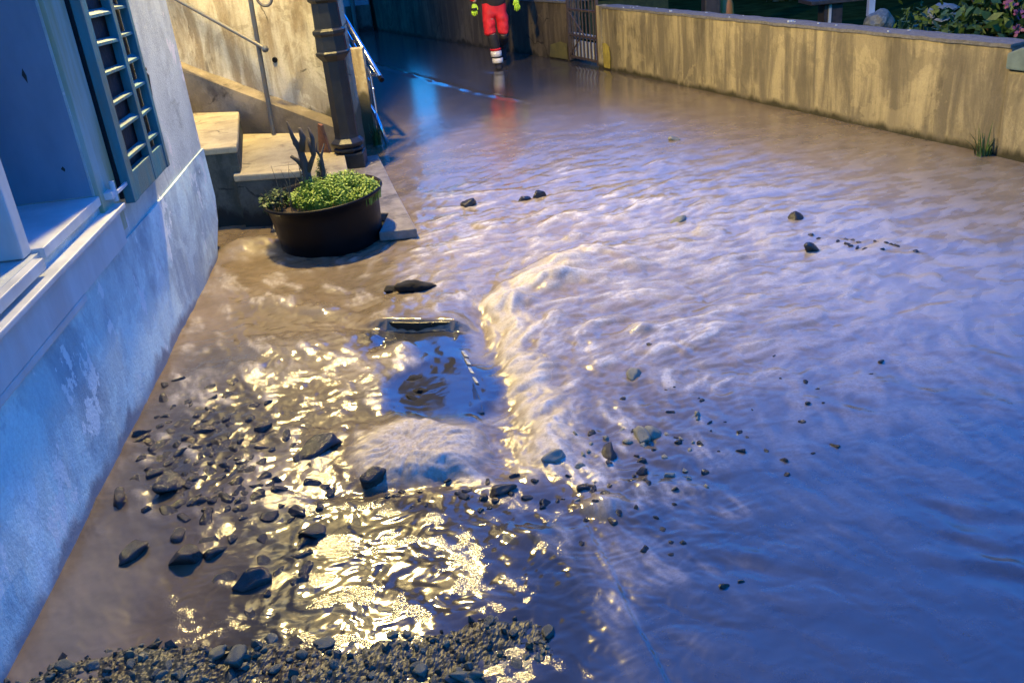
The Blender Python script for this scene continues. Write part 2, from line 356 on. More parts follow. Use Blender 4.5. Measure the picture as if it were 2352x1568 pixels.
# boil
def mound(px, py, rx, ry, h, f, ang=0.0, sharp=1.0):
    global Z, foam
    cx, cy = P(px, py); gg = gauss(X + .12 * wob, Y + .12 * wob, cx, cy, rx, ry, ang) ** sharp
    Z = Z + gg * h * (1 + .16 * l_med + .10 * l_sm + .04 * l_fi); foam = np.maximum(foam, gg * f * (.85 + .3 * l_sm))
bcx, bcy = P(955, 1035)
th_b = np.arctan2(Y - bcy, X - bcx); r_b = np.hypot(X - bcx, (Y - bcy) * 1.25)
stk = pn(th_b * 9 + 1.5 * pn(X * 8, Y * 8, 90), r_b * 9, 91) + .6 * pn(th_b * 24, r_b * 14, 92)
gb = np.exp(-(r_b * (1 + .25 * pn(th_b * 1.6, r_b * 2, 93)) / .27) ** 3)
Z += gb * (.060 + .015 * (Y - bcy) / .2) * (.85 + .15 * np.clip(r_b / .2, 0, 1)) + gb * (.009 * stk + .005 * rip2 + .003 * rip3) * sst(r_b, .0, .08)
boil = sst(gb, .05, .7) * (.62 + .45 * stk); foam = np.maximum(foam * (1 - gb), np.clip(boil, 0, 1))
mound(1015, 1075, .13, .07, .025, .85); mound(560, 572, .16, .14, .07, .25); mound(610, 560, .12, .1, .04, .2)
cx, cy = P(950, 1110); Z -= gauss(X, Y, cx, cy, .30, .05) * .02
mound(1165, 695, .13, .10, .05, .9); mound(740, 715, .20, .07, .03, .35, -.6); mound(650, 690, .16, .10, .025, .25)
mound(1390, 1165, .07, .06, .045, .6); mound(1440, 610, .12, .10, .035, .8); mound(1310, 600, .16, .10, .035, .9)
mound(1260, 640, .15, .09, .03, .8); mound(1210, 1230, .10, .06, .02, .2); mound(1550, 560, .12, .09, .03, .7); mound(1480, 760, .05, .07, .02, .5)
mound(1330, 640, .2, .1, .03, .8); mound(700, 800, .35, .18, .03, .35); mound(560, 860, .2, .15, .02, .2); mound(930, 800, .10, .10, .03, .6)
# diagonal standing ripples on the right
for (cx_, cy_, rx, ry, a, fr, h) in ((2240, 1240, .22, .25, -1.05, 17, .007), (2200, 870, .45, .3, -1.0, 12, .006), (1980, 920, .2, .12, -.9, 19, .004), (1750, 1300, .35, .2, -1.2, 11, .0055), (1500, 1130, .3, .2, -.9, 12, .006), (2050, 600, .6, .5, -.5, 9, .007)):
    cx, cy = P(cx_, cy_); e = gauss(X, Y, cx, cy, rx, ry); u = (X - cx) * math.cos(a) - (Y - cy) * math.sin(a)
    Z += e * h * np.sin(2 * np.pi * fr * .35 * u + 3.2 * pn(X * 4, Y * 4, 50)) * (.6 + 1.2 * pn(X * 6, Y * 6, 51))
# submerged kerb: a step with a crease
k0, k1 = P(1345, 1205), P(1535, 1568); kd = np.array(k1) - np.array(k0); kL = np.linalg.norm(kd); kd /= kL
ks = (X - k0[0]) * kd[0] + (Y - k0[1]) * kd[1]; ko = (X - k0[0]) * kd[1] - (Y - k0[1]) * kd[0]   # ko < 0 right of it
ko = ko + .012 * pn(X * 5, Y * 5, 60)
kin = sst(ks, -.06, .06)
Z += kin * (.007 * sst(ko, -.009, .006) * sst(ko, .50, .05))
# thin swash line where the flow meets the far road
dl, dpar = seg_dist(X + .04 * pn(X * 3, Y * 3, 61), Y, [(-2.6, 17.1), (-1.74, 15.2), (-.1, 11.51), (.58, 10.37)])
dl3, dp3 = seg_dist(X + .06 * pn(X * 3, Y * 2, 62), Y, [P(1205, 168), P(1300, 152), P(1385, 168), P(1445, 182), P(1500, 190)])
sw = np.exp(-(dl / .04) ** 2) * sst(dpar, 1, .75) * (.6 + .8 * pn(X * 4, Y * 4, 63)) + .7 * np.exp(-(dl3 / .11) ** 2) * sst(dp3, 1, .6) * sst(dp3, 0, .2); sw = np.clip(sw + .6 * np.exp(-((np.hypot(X - .2, (Y - 13.38) * .6) - .16) / .06) ** 2), 0, 1); Z += sw * .02; foam = np.maximum(foam, sw * .8)
chop = np.clip(.12 + .75 * rap - .35 * rap * (1 - patch) + .9 * fore * patch - .5 * fore * (1 - patch) + .35 * gauss(X, Y, -1.45, 3.4, .35, .7) - .8 * calm, .02, 1) * (.35 + .65 * near) * (.55 + .9 * sst(l_med + low, -.3, .5))
sl = [P(*q) for q in ((955, 850), (1062, 800), (1115, 950), (1000, 965), (945, 925))]
scx, scy = sum(p[0] for p in sl) / 5, sum(p[1] for p in sl) / 5
sg_ = gauss(X + .5 * wob, Y + .5 * wob, scx, scy, .24, .27) ** .7
dsh, _ = seg_dist(X + .35 * wob, Y + .35 * wob, [P(1000, 775), P(1030, 850), P(1045, 960)])
sheet = np.exp(-(dsh / .112) ** 4); Z *= 1 - .85 * np.maximum(sheet, sst(sg_, .25, .6))
Z -= sst(sg_, .35, .75) * .006 - .004 * sst(sg_, .1, .35) * (1 - sst(sg_, .35, .6)); foam *= 1 - .92 * np.maximum(sheet, sst(sg_, .3, .6))
foam = np.maximum(foam, gauss(X, Y, 1.3, 5.3, 2.1, 1.8) * .56 * (.4 + .8 * sst(l_med + l_sm, -.5, .6)))
foam *= 1 - .5 * sst(X, -.35, -.75) * (1 - gb)
foam = np.clip(foam * near * (1 - .9 * left_calm) * (1 - .75 * fore), 0, 1)

me = bpy.data.meshes.new('water')
me.vertices.add(NR * NC); me.vertices.foreach_set('co', np.stack([X, Y, Z], 1).astype(np.float32).ravel())
ii = np.arange((NR - 1) * NC).reshape(NR - 1, NC)[:, :-1].ravel()
quads = np.stack([ii, ii + 1, ii + NC + 1, ii + NC], 1).astype(np.int32)
me.loops.add(quads.size); me.loops.foreach_set('vertex_index', quads.ravel())
me.polygons.add(len(quads)); me.polygons.foreach_set('loop_start', np.arange(0, quads.size, 4, dtype=np.int32))
me.polygons.foreach_set('use_smooth', np.ones(len(quads), bool)); me.update(calc_edges=True)
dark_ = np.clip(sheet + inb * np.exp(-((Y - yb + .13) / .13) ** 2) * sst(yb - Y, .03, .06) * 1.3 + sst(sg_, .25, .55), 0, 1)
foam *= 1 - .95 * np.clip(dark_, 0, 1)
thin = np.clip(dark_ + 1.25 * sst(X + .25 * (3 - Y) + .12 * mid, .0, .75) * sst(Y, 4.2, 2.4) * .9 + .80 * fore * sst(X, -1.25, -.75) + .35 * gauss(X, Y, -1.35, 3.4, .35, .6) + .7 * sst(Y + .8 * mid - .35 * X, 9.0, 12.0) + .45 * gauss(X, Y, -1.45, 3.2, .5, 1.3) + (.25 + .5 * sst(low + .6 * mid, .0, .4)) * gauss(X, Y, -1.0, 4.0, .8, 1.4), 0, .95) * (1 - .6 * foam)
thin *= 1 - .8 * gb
chop = np.clip(chop * (1 - .9 * dark_) * (1 - .7 * gb), .0, 1)
hot = np.clip(fore + rap * 1.2, 0, 1)
spec = 1 - .5 * hot * (1 - np.clip(dark_, 0, 1))
rgh = .25 - .165 * hot + .05 * hot * patch - .10 * sst(Y, 8.5, 11)
rgh = rgh + (.75 - rgh) * np.clip(gb + .7 * rd * (1 - fore), 0, 1)
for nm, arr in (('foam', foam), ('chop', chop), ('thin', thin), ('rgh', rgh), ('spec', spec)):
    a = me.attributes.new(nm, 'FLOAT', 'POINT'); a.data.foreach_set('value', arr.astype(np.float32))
t = NT('muddy_flood_water')
fo, chp = t.attr('foam'), t.attr('chop')
n_a = t.noise(75, (1, 1, 1), 3, .6, dist=.8); n_b = t.noise(190, (1, 1, 1), 2, .5, dist=.5); n_c = t.noise(5, (1, 1, 1), 5, .6)
mud = t.mix(t.ramp(n_c, .35, .65), (.160, .118, .066), (.215, .160, .094))
fstr = t.math('MULTIPLY', fo, t.ramp(n_a, .2, .75, .55, 1.25))
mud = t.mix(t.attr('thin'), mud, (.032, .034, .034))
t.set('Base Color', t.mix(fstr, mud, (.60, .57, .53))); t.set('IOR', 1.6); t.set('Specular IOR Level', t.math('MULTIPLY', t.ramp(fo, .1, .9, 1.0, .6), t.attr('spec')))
t.set('Roughness', t.math('ADD', t.attr('rgh'), t.math('MULTIPLY', fo, .20)))
hgt = t.math('ADD', t.math('MULTIPLY', n_a, .75), t.math('MULTIPLY', n_b, .55))
t.bump(hgt, t.ramp(chp, .05, 1.0, .010, .24), .010)
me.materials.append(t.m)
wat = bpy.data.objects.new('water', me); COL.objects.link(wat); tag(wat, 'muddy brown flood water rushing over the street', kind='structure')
Zg = Z.reshape(NR, NC)
def wz(x, y):                                          # water level at a place
    j = np.searchsorted(Ys, y); j = min(max(j, 0), NR - 1); i = int(np.clip(round((x / (Ys[j] + .25) + 1.12) / 2.24 * (NC - 1)), 0, NC - 1)); return float(Zg[j, i])

# ------------------------------------------------------------------ house on the left
P0 = (-1.61, 2.11); ANG = math.atan2(.99602, -.08913)
H = frame(P0[0], P0[1], ANG)                            # local x = along the wall away from the camera, local y<0 = out to the street
def hb(): return MB(lambda s, o, z: H(s, -o, z))
house = thing('plastered_house', 'pale blue lit plastered house with louvred shutter at the left edge', 'house', (*P0, 0))
def kid(mb, name, m, parent, **k):                      # children keep world coordinates: undo the parent's place
    o = mb.build(name, m, None, **k); o.parent = parent
    bpy.context.view_layer.update(); o.matrix_parent_inverse = parent.matrix_world.inverted(); return o
OS0, OS1, OZ0, OZ1 = -.35, 1.88, .95, 2.35              # window opening
w = hb()
w.box(-4, 4.13, -.60, -.007, .69, OZ0); w.box(-4, OS0, -.60, -.018, OZ0, OZ1); w.box(OS1, 4.13, -.60, -.007, OZ0, OZ1); w.box(-4, 4.13, -.60, -.007, OZ1, 6.5)
kid(w, 'wall', M['plaster'], house)
pl = hb()
nS = 90
for i in range(nS):                                     # plinth with a slightly uneven face and a worn far corner
    pass
pts = []
for i in range(nS + 1):
    s_ = -4 + (4.15 + 4) * i / nS
    for z in (-.15, 0, .08, .2, .35, .5, .62, .69):
        k = max(0, 1 - z / .28) if s_ > 3.7 else 0
        e = s_ - k * .36 * max(0, (s_ - 3.7) / .45)
        o = .004 + .010 * mnoise.noise(Vector((s_ * 1.7, z * 2, 3))) + .004 * mnoise.noise(Vector((s_ * 7, z * 7, 1)))
        pts.append((e, o, z))
nz = 8
pl.add(pts, [(i * nz + j, (i + 1) * nz + j, (i + 1) * nz + j + 1, i * nz + j + 1) for i in range(nS) for j in range(nz - 1)])
a, b = pts[-nz:], [(4.13 if p[2] > .28 else p[0] - .02, -.6, p[2]) for p in pts[-nz:]]
pl.add(a + b, [(j, j + 1, nz + j + 1, nz + j) for j in range(nz - 1)])
tp = [pts[i * nz + nz - 1] for i in range(nS + 1)]
pl.add(tp + [(p[0], -.05, p[2]) for p in tp], [(i, i + 1, nS + 2 + i, nS + 1 + i) for i in range(nS)])
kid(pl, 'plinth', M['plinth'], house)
lg = hb(); lg.box(-4, 1.36, -.01, .028, .665, .698); kid(lg, 'ledge', M['trim'], house, bevel=.006)
win = hb(); win.box(OS0, OS1 - .002, -.47, -.43, OZ0 + .002, OZ1 - .002); win = kid(win, 'window', M['reveal'], house)
fr = hb(); fr.box(1.06, 1.14, -.40, -.03, .955, OZ1 - .004); fr.box(OS1 - .05, OS1 - .004, -.428, -.36, .96, OZ1 - .004); fr.box(.52, .58, -.428, -.38, .96, OZ1 - .004)
f_ = kid(fr, 'frame', M['trim'], win, bevel=.006)
sl = hb(); sl.box(1.145, OS1 - .003, -.428, .012, .924, .965); sl.box(OS0 + .01, 1.075, -.428, .03, .905, .948); kid(sl, 'sill', M['trim'], win, bevel=.004)
lb = hb(); lb.box(-4, 2.04, -.012, .062, .862, .885); kid(lb, 'window_ledge', M['trim'], win, bevel=.005)
ap = hb(); ap.box(-4, 2.02, -.012, .030, .702, .860); kid(ap, 'apron', M['trim'], win)
sr = hb(); sr.box(1.885, 2.14, -.012, .014, .742, OZ1); kid(sr, 'surround', M['surround'], win, bevel=.004)
ch_p = hb()
for (o_, z_, h_) in ((-.33, 1.56, .055), (-.14, 1.50, .035), (-.10, 1.10, .014)):
    ch_p = hb(); ch_p.add([(OS1 - .008, o_ - .012, z_ + h_ * .2), (OS1 - .008, o_ - .002, z_ + h_), (OS1 - .008, o_ + .006, z_ + h_ * .1), (OS1 - .008, o_ + .002, z_ - h_ * .8)], [(0, 1, 2, 3)]); kid(ch_p, 'paint_chip', M['wood'], win)
rv = hb(); rv.box(OS1 - .006, OS1 - .002, -.428, -.016, OZ0 + .02, OZ1 - .004); kid(rv, 'reveal', M['reveal'], win)
sh = hb()
SH0, SH1, SZ0, SZ1 = 2.15, 2.93, .85, 2.30
sh.box(SH0, SH0 + .085, .03, .075, SZ0, SZ1); sh.box(2.60, 2.66, .03, .072, SZ0, SZ1); sh.box(SH1 - .05, SH1, .03, .075, SZ0, SZ1)
sh.box(SH0 + .085, 2.60, .032, .07, SZ0, SZ0 + .13); sh.box(2.66, SH1 - .05, .032, .07, SZ0, SZ0 + .13); sh.box(SH0 + .085, SH1 - .05, .032, .07, SZ1 - .1, SZ1)
shut = kid(sh, 'shutter', M['shutter'], house, bevel=.004)
st = hb(); zz = SZ0 + .19; rl = random.Random(4)
while zz < SZ1 - .12:
    for a, b in ((SH0 + .085, 2.60), (2.66, SH1 - .05)):
        e1, e2, e3 = rl.uniform(-.008, .008), rl.uniform(-.008, .008), rl.uniform(-.006, .010)
        st.add([(a, .036, zz + .013 + e3 + e1), (b, .036, zz + .013 + e3 + e2), (b, .068, zz + e2), (a, .068, zz + e1), (a, .036, zz + .024 + e3 + e1), (b, .036, zz + .024 + e3 + e2), (b, .068, zz + .013 + e2), (a, .068, zz + .013 + e1)],
               [(0, 3, 2, 1), (4, 5, 6, 7), (0, 1, 5, 4), (1, 2, 6, 5), (2, 3, 7, 6), (3, 0, 4, 7)])
    zz += .128
kid(st, 'louvre', M['shutter'], shut)
bk = hb(); bk.box(SH0 + .02, SH1 - .02, -.004, .022, SZ0 + .02, SZ1 - .02); kid(bk, 'backing', M['louvre'], shut)  # near black sheet filling the gaps behind the slats
hg = hb(); hg.box(1.93, 2.0, .014, .05, .93, .962); hg.box(1.985, 2.15, .05, .062, .94, .955); hg.tube([(1.985, .045, .91), (1.985, .045, 1.0)], .012); kid(hg, 'hinge', M['gatesheet'], shut)
hk = hb(); hk.tube([(2.965, .0, 1.36), (2.965, .05, 1.36), (2.985, .062, 1.33), (2.995, .05, 1.22)], .008); hk.ball((2.965, .055, 1.365), .016); kid(hk, 'catch', M['gate'], shut)
rf = hb(); rf.add([(-4.2, .35, 6.5), (4.4, .35, 6.5), (4.4, -3, 8.4), (-4.2, -3, 8.4), (-4.2, .35, 6.6), (4.4, .35, 6.6), (4.4, -3, 8.5), (-4.2, -3, 8.5)], [(0, 3, 2, 1), (4, 5, 6, 7), (0, 1, 5, 4), (1, 2, 6, 5), (2, 3, 7, 6), (3, 0, 4, 7)])
kid(rf, 'roof', M['house_far'], house)

# ------------------------------------------------------------------ stone stairs
stairs = thing('stone_staircase', 'worn sandstone steps climbing behind the house corner', 'stairs', (-1.5, 6.6, 0))
def stp(poly, z, t=.05):
    s_ = MB(); s_.prism(poly, z - t, z); return s_
T = [  # treads from the street upward: outline and height
    ([(-1.08, 6.50), (-1.05, 6.55), (-1.16, 7.1), (-1.31, 7.97), (-1.80, 8.16), (-1.42, 6.55)], .20),
    ([(-1.40, 6.53), (-1.48, 6.82), (-1.66, 7.99), (-2.30, 8.24), (-1.92, 6.60)], .40),
    ([(-1.87, 6.66), (-1.90, 6.83), (-2.21, 8.20), (-2.85, 8.45), (-2.62, 6.70)], .60),
    ([(-2.55, 6.70), (-2.60, 6.9), (-2.83, 8.42), (-3.5, 8.7), (-3.3, 6.72)], .80),
    ([(-3.2, 6.72), (-3.3, 7.0), (-3.45, 8.66), (-4.6, 9.1), (-4.4, 6.75)], 1.0)]
for k, (poly, z) in enumerate(T):
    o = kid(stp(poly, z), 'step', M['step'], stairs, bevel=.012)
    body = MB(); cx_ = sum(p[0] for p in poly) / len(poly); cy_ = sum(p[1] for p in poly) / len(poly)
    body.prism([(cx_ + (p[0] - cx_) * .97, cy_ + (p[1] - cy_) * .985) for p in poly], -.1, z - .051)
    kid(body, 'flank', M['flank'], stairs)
stg = MB()
q0, q1 = np.array([-4.4, 9.16]), np.array([-1.33, 7.985]); dq = (q1 - q0) / np.linalg.norm(q1 - q0); nq = np.array([dq[1], -dq[0]])
def lp(u, o): p = q0 + dq * u + nq * o; return (p[0], p[1])
LQ = float(np.linalg.norm(q1 - q0))
def zs(u): return .40 + (LQ - u) * .372
stg.add([(*lp(0, .0), 0), (*lp(LQ, .0), 0), (*lp(LQ, .0), zs(LQ)), (*lp(0, 0), zs(0)), (*lp(0, -.14), 0), (*lp(LQ, -.14), 0), (*lp(LQ, -.14), zs(LQ) + .03), (*lp(0, -.14), zs(0) + .03)],
        [(0, 1, 2, 3), (7, 6, 5, 4), (3, 2, 6, 7), (1, 5, 6, 2), (0, 3, 7, 4)])
kid(stg, 'stringer', M['stringer'], stairs)
sb = MB(); sb.prism([(-.83, 5.90), (-.57, 5.89), (-.80, 7.0), (-1.06, 8.30), (-1.45, 8.2), (-1.22, 6.9), (-1.0, 6.42), (-.80, 6.35)], .01, .075)
kid(sb, 'landing_slab', M['slab'], stairs, bevel=.01, rough=.004)
su = MB(); su.prism([(-.86, 6.0), (-.64, 6.0), (-1.1, 8.2), (-1.4, 8.15), (-1.2, 6.9), (-.98, 6.48)], -.15, .008); kid(su, 'footing', M['flank'], stairs)

# retaining wall behind the stairs
rw = MB()
NW_, NH_ = 60, 26
for jf, off in ((0, -.135), (1, -.45)):
    base = len(rw.v)
    vs = []
    for i in range(NW_ + 1):
        u = LQ * i / NW_
        for j in range(NH_ + 1):
            z = -.1 + 1.85 * j / NH_
            wv_ = .012 * mnoise.noise(Vector((u * 2.3, z * 2.1, 5))) + .006 * mnoise.noise(Vector((u * 8, z * 6, 2)))
            uu = u + (.014 * mnoise.noise(Vector((z * 5, 1, 8))) - .03 * (z - .4) * 0 if i == NW_ else 0)
            vs.append((*lp(uu, off + (wv_ if jf == 0 else 0)), z))
    rw.add(vs, [(i * (NH_ + 1) + j, (i + 1) * (NH_ + 1) + j, (i + 1) * (NH_ + 1) + j + 1, i * (NH_ + 1) + j + 1) for i in range(NW_) for j in range(NH_)])
n1 = (NW_ + 1) * (NH_ + 1)
rw.f += [(NW_ * (NH_ + 1) + j, n1 + NW_ * (NH_ + 1) + j, n1 + NW_ * (NH_ + 1) + j + 1, NW_ * (NH_ + 1) + j + 1) for j in range(NH_)]
rw.f += [(i * (NH_ + 1) + NH_, (i + 1) * (NH_ + 1) + NH_, n1 + (i + 1) * (NH_ + 1) + NH_, n1 + i * (NH_ + 1) + NH_) for i in range(NW_)]
rwall = thing('retaining_wall', 'yellow stained concrete wall rising behind the stone steps', 'wall', (*lp(LQ, -.3), 0))
kid(rw, 'wall_face', M['concrete'], rwall, smooth=True)
def onq(x, y, off):                                   # a picture point on the face of the retaining wall
    d = ROT @ np.array([x - CX, -(y - CY), -F]); o3 = np.array([0, 0, CAMH]); w0 = q0 + nq * off
    t_ = ((w0 - o3[:2]) @ nq) / (d[:2] @ nq); return o3 + t_ * d
hp = onq(632, 138, -.135); hole = MB(); hole.tube([(hp[0] + nq[0] * .012, hp[1] + nq[1] * .012, hp[2]), (hp[0] - nq[0] * .1, hp[1] - nq[1] * .1, hp[2])], .024, 14); kid(hole, 'drain_hole', M['black'], rwall)

# iron handrail on the stairs
hr = thing('iron_handrail', 'grey iron stair handrail with scroll and ball end on the steps', 'handrail', (-1.92, 8.05, .4))
YP = 8.0
b0, b1 = atY(627, 300, YP), atY(570, -30, YP)
m_ = MB(); m_.tube([tuple(b0 - [0, 0, .03]), tuple(b1)], .020, 10); kid(m_, 'post', M['iron'], hr)
e0, e1 = atY(598, 106, YP - .03), atY(385, -12, YP + .35)
ex = e1 + (e1 - e0) * .6
m_ = MB(); m_.tube([tuple(e0), tuple(e1), tuple(ex)], .0165, 10); rail_ = kid(m_, 'rail', M['iron'], hr)
bb = atY(609, 113, YP - .05); m_ = MB(); m_.ball(tuple(bb), .030, 14, 8); m_.tube([tuple(e0), tuple(bb)], .016); kid(m_, 'ball_end', M['iron'], rail_)
sc_ = atY(611, -4, YP); path = []
for k in range(40):
    a = .3 + k * .17; r = .105 - .0018 * k
    path.append((sc_[0] + r * math.cos(a), sc_[1], sc_[2] + r * math.sin(a)))
m_ = MB(); m_.tube(path, .012, 8); kid(m_, 'scroll', M['iron'], hr)
m_ = MB(); m_.tube([tuple(b1), tuple(b1 + (b1 - b0) * .25)], .02); m_.tube([tuple(b1 + (b1 - b0) * .2), tuple(b1 + (b1 - b0) * .2 + (e1 - e0) * 1.2)], .018); kid(m_, 'top_rail', M['iron'], hr)

# ------------------------------------------------------------------ lamp post
LX, LY, LH = -1.26, 7.95, 4.25
lamp = thing('lamp_post', 'dark octagonal cast iron lamp post beside the steps', 'lamp post', (LX, LY, .07))
def lb_(prof, n=8, ph=math.pi / 8): m = MB(); m.lathe(prof, n, (LX, LY), ph); return m
b_ = MB(); b_.box(LX - .105, LX + .135, LY - .12, LY + .12, .02, .205); b_.box(LX - .145, LX + .185, LY - .16, LY + .16, -.1, .06); kid(b_, 'base', M['post'], lamp, bevel=.012)
kid(lb_([(.118, .206), (.135, .225), (.135, .24), (.118, .255)]), 'base_ring', M['post'], lamp, bevel=.003)
kid(lb_([(.13, .256), (.148, .275), (.150, .295), (.128, .315), (.108, .33), (.104, .36), (.100, .98), (.118, 1.0), (.146, 1.03), (.148, 1.05), (.134, 1.06), (.128, 1.18), (.142, 1.20), (.142, 1.225), (.118, 1.24), (.112, 1.44), (.138, 1.46), (.140, 1.485), (.10, 1.50)]), 'shaft', M['post'], lamp, bevel=.003)
kid(lb_([(.075, 1.50), (.042, 1.6), (.032, 3.4), (.045, 3.45), (.045, 3.5), (.03, 3.55), (.028, 3.8)], 12, 0), 'upper_pole', M['post'], lamp, smooth=True)
BX, BY = -1.62, 7.15
arm = MB(); arm.tube([(LX, LY, 3.75), (LX - .02, LY - .05, 4.45), (LX - .12, LY - .27, 4.86), (BX + .05, BY + .12, 4.92), (BX, BY, 4.85), (BX, BY, 4.70)], .022, 8); kid(arm, 'bracket_arm', M['post'], lamp, smooth=True)
LX, LY = BX, BY
lan = MB()
for k in range(6):
    a = k * math.pi / 3; lan.tube([(LX + .10 * math.cos(a), LY + .10 * math.sin(a), 3.86), (LX + .19 * math.cos(a), LY + .19 * math.sin(a), 4.42)], .010, 6)
lan.lathe([(.04, 3.8), (.11, 3.84), (.11, 3.87), (.02, 3.87)], 6, (LX, LY)); lan = kid(lan, 'lantern', M['post'], lamp)
rf = MB(); rf.lathe([(.21, 4.42), (.22, 4.44), (.08, 4.60), (.03, 4.64), (.03, 4.70), (.005, 4.74)], 6, (LX, LY)); kid(rf, 'roof', M['post'], lan)
t = NT('lamp_glow'); t.set('Base Color', (1, .8, .5)); t.set('Emission Color', (1, .66, .28)); t.set('Emission Strength', 30)
bu = MB(); bu.ball((LX, LY, LH), .07, 14, 8); kid(bu, 'bulb', t.m, lan, smooth=True)
ld = bpy.data.lights.new('lamp_light', 'POINT'); ld.energy = LAMP_POWER; ld.color = (1, .74, .27); ld.shadow_soft_size = .13
lo = bpy.data.objects.new('lamp_light', ld); COL.objects.link(lo); lo.location = (LX, LY, LH); lo.parent = lan; lo.matrix_parent_inverse = lan.matrix_world.inverted()
bu_o = [c for c in lan.children if c.name.startswith('bulb')][0]; bu_o.visible_shadow = False

# ------------------------------------------------------------------ steel handrail beyond the lamp post
ch_ = thing('steel_handrail', 'shiny steel tube handrail behind the lamp post', 'handrail', (-1.1, 9.1, 0))
def tp(x, y, Y): return tuple(atY(x, y, Y))
A, B = tp(873, 178, 9.1), tp(766, 0, 10.3); E2 = tuple(np.array(B) + (np.array(B) - np.array(A)) * .6)
m_ = MB(); m_.tube([A, B, E2], .026, 12); top_ = kid(m_, 'top_tube', M['chrome'], ch_, smooth=True)
dA = np.array(B) - np.array(A); dn = dA / np.linalg.norm(dA)
m_ = MB(); m_.tube([tuple(np.array(A) - dn * .05), A], .025, 12); kid(m_, 'rubber_end', M['black'], top_)
C_, D_ = tp(852, 173, 9.15), tp(772, 28, 10.3)
m_ = MB(); m_.tube([tp(866, 173, 9.1), C_, D_, tuple(np.array(D_) + (np.array(D_) - np.array(C_)) * .5)], .014, 8); kid(m_, 'lower_bar', M['chrome'], ch_)
m_ = MB(); m_.tube([tp(858, 205, 9.14), tp(812, 122, 9.7), tp(780, 66, 10.2)], .012, 8); kid(m_, 'lower_bar', M['chrome'], ch_)
for (a, b) in (((850, 172, 9.15), (875, 328, 9.15)), ((812, 92, 9.7), (828, 240, 9.7)), ((790, 55, 10.1), (806, 170, 10.1))):
    m_ = MB(); p1 = tp(*b); m_.tube([tp(*a), p1, (p1[0] + .02, p1[1], p1[2] - .3)], .014, 8); kid(m_, 'post', M['chrome'], ch_)
m_ = MB(); m_.tube([tp(862, 262, 9.12), tp(890, 331, 9.08)], .022, 10); m_.tube([tp(806, 165, 9.6), tp(822, 195, 9.5), tp(862, 262, 9.12)], .018, 10); kid(m_, 'brace_tube', M['chrome'], ch_, smooth=True)
cp = thing('rendered_pillar', 'narrow cream rendered pillar behind the lamp post with a broken left edge', 'pillar', (-1.23, 9.3, 0))
m_ = MB()
zl = np.linspace(0, .92, 24); va = []
for z in zl:
    jx = .022 * mnoise.noise(Vector((z * 9, 2, 1))) ; va += [(-1.30 + jx, 9.18, z), (-1.165, 9.16, z), (-1.165, 9.34, z), (-1.30 + jx, 9.36, z)]
m_.add(va, [(i * 4 + k, i * 4 + (k + 1) % 4, (i + 1) * 4 + (k + 1) % 4, (i + 1) * 4 + k) for i in range(23) for k in range(4)] + [(92, 93, 94, 95)])
kid(m_, 'shaft', M['concrete'], cp)
def blades(name, c, n, h, spread, m, parent=None, wd=.008, seed=1):
    r = random.Random(seed); b = MB()
    for _ in range(n):
        a = r.uniform(0, 6.28); d = r.uniform(0, spread * .5); L = h * r.uniform(.5, 1.1); lean = r.uniform(.1, .8)
        x, y = c[0] + d * math.cos(a), c[1] + d * math.sin(a); tx_, ty_ = math.cos(a), math.sin(a); wx, wy = -ty_ * wd, tx_ * wd
        pr = []
        for k in range(4):
            q = k / 3; pr.append((x + tx_ * spread * lean * q * q, y + ty_ * spread * lean * q * q, c[2] + L * (q - .25 * lean * q * q), 1 - .9 * q))
        vs = []
        for (px, py, pz, wq) in pr: vs += [(px - wx * wq, py - wy * wq, pz), (px + wx * wq, py + wy * wq, pz)]
        b.add(vs, [(2 * k, 2 * k + 1, 2 * k + 3, 2 * k + 2) for k in range(3)])
    return b.build(name, m, parent)
tag(blades('grass_tuft', (-1.13, 8.98, .02), 60, .22, .10, M['bush'], seed=3), 'small green weed tuft at the foot of the steel handrail', 'weed')

# ------------------------------------------------------------------ garden wall on the right, gate, far wall
Wd = np.array([.33487, -.94227]); W0 = np.array([1.61, 12.47]); WN = np.array([-.94227, -.33487])   # WN points to the street
def gw(u, o, z): p = W0 + Wd * u + WN * o; return (p[0], p[1], z)
def long_wall(name, label, tf, L, h, th, mat, seed, capm, ends=0.0):
    th_ = thing(name, label, 'wall', (*tf(0, 0, 0)[:2], 0))
    n, m = max(8, int(L / .09)), 12; b = MB(tf); vs = []
    for i in range(n + 1):
        u = L * i / n
        ring = [(0, -.12)] + [(0, h * k / m) for k in range(m + 1)] + [(-th * .5, h + .004), (-th, h)] + [(-th, -.12)]
        for (o, z) in ring:
            hh = .006 * mnoise.noise(Vector((u * 6, seed, z))) if z > h * .9 else 0
            oo = o + .010 * mnoise.noise(Vector((u * 1.5, z * 2, seed))) if o == 0 else o
            vs.append((u, oo, z + hh))
    k = m + 5
    b.add(vs, [(i * k + j, (i + 1) * k + j, (i + 1) * k + j + 1, i * k + j + 1) for i in range(n) for j in range(k - 1)] + [tuple(range(k)), tuple(range(n * k, n * k + k))])
    kid(b, 'wall_face', mat, th_)
    if capm:
        c = MB(tf); vs = []
        for i in range(n + 1):
            u = L * i / n
            for (o, z) in ((.012, h - .012), (.010, h + .014), (-th * .5, h + .024), (-th - .01, h + .012), (-th - .01, h - .01)):
                q = Vector((u * 11, o * 20, seed)); vs.append((u, o + .008 * mnoise.noise(q), z + .008 * mnoise.noise(q * 1.7)))
        c.add(vs, [(i * 5 + j, (i + 1) * 5 + j, (i + 1) * 5 + j + 1, i * 5 + j + 1) for i in range(n) for j in range(4)] + [(0, 1, 2, 3, 4), tuple(range(n * 5, n * 5 + 5))])
        kid(c, 'coping', capm, th_)
    return th_
LW = 6.34
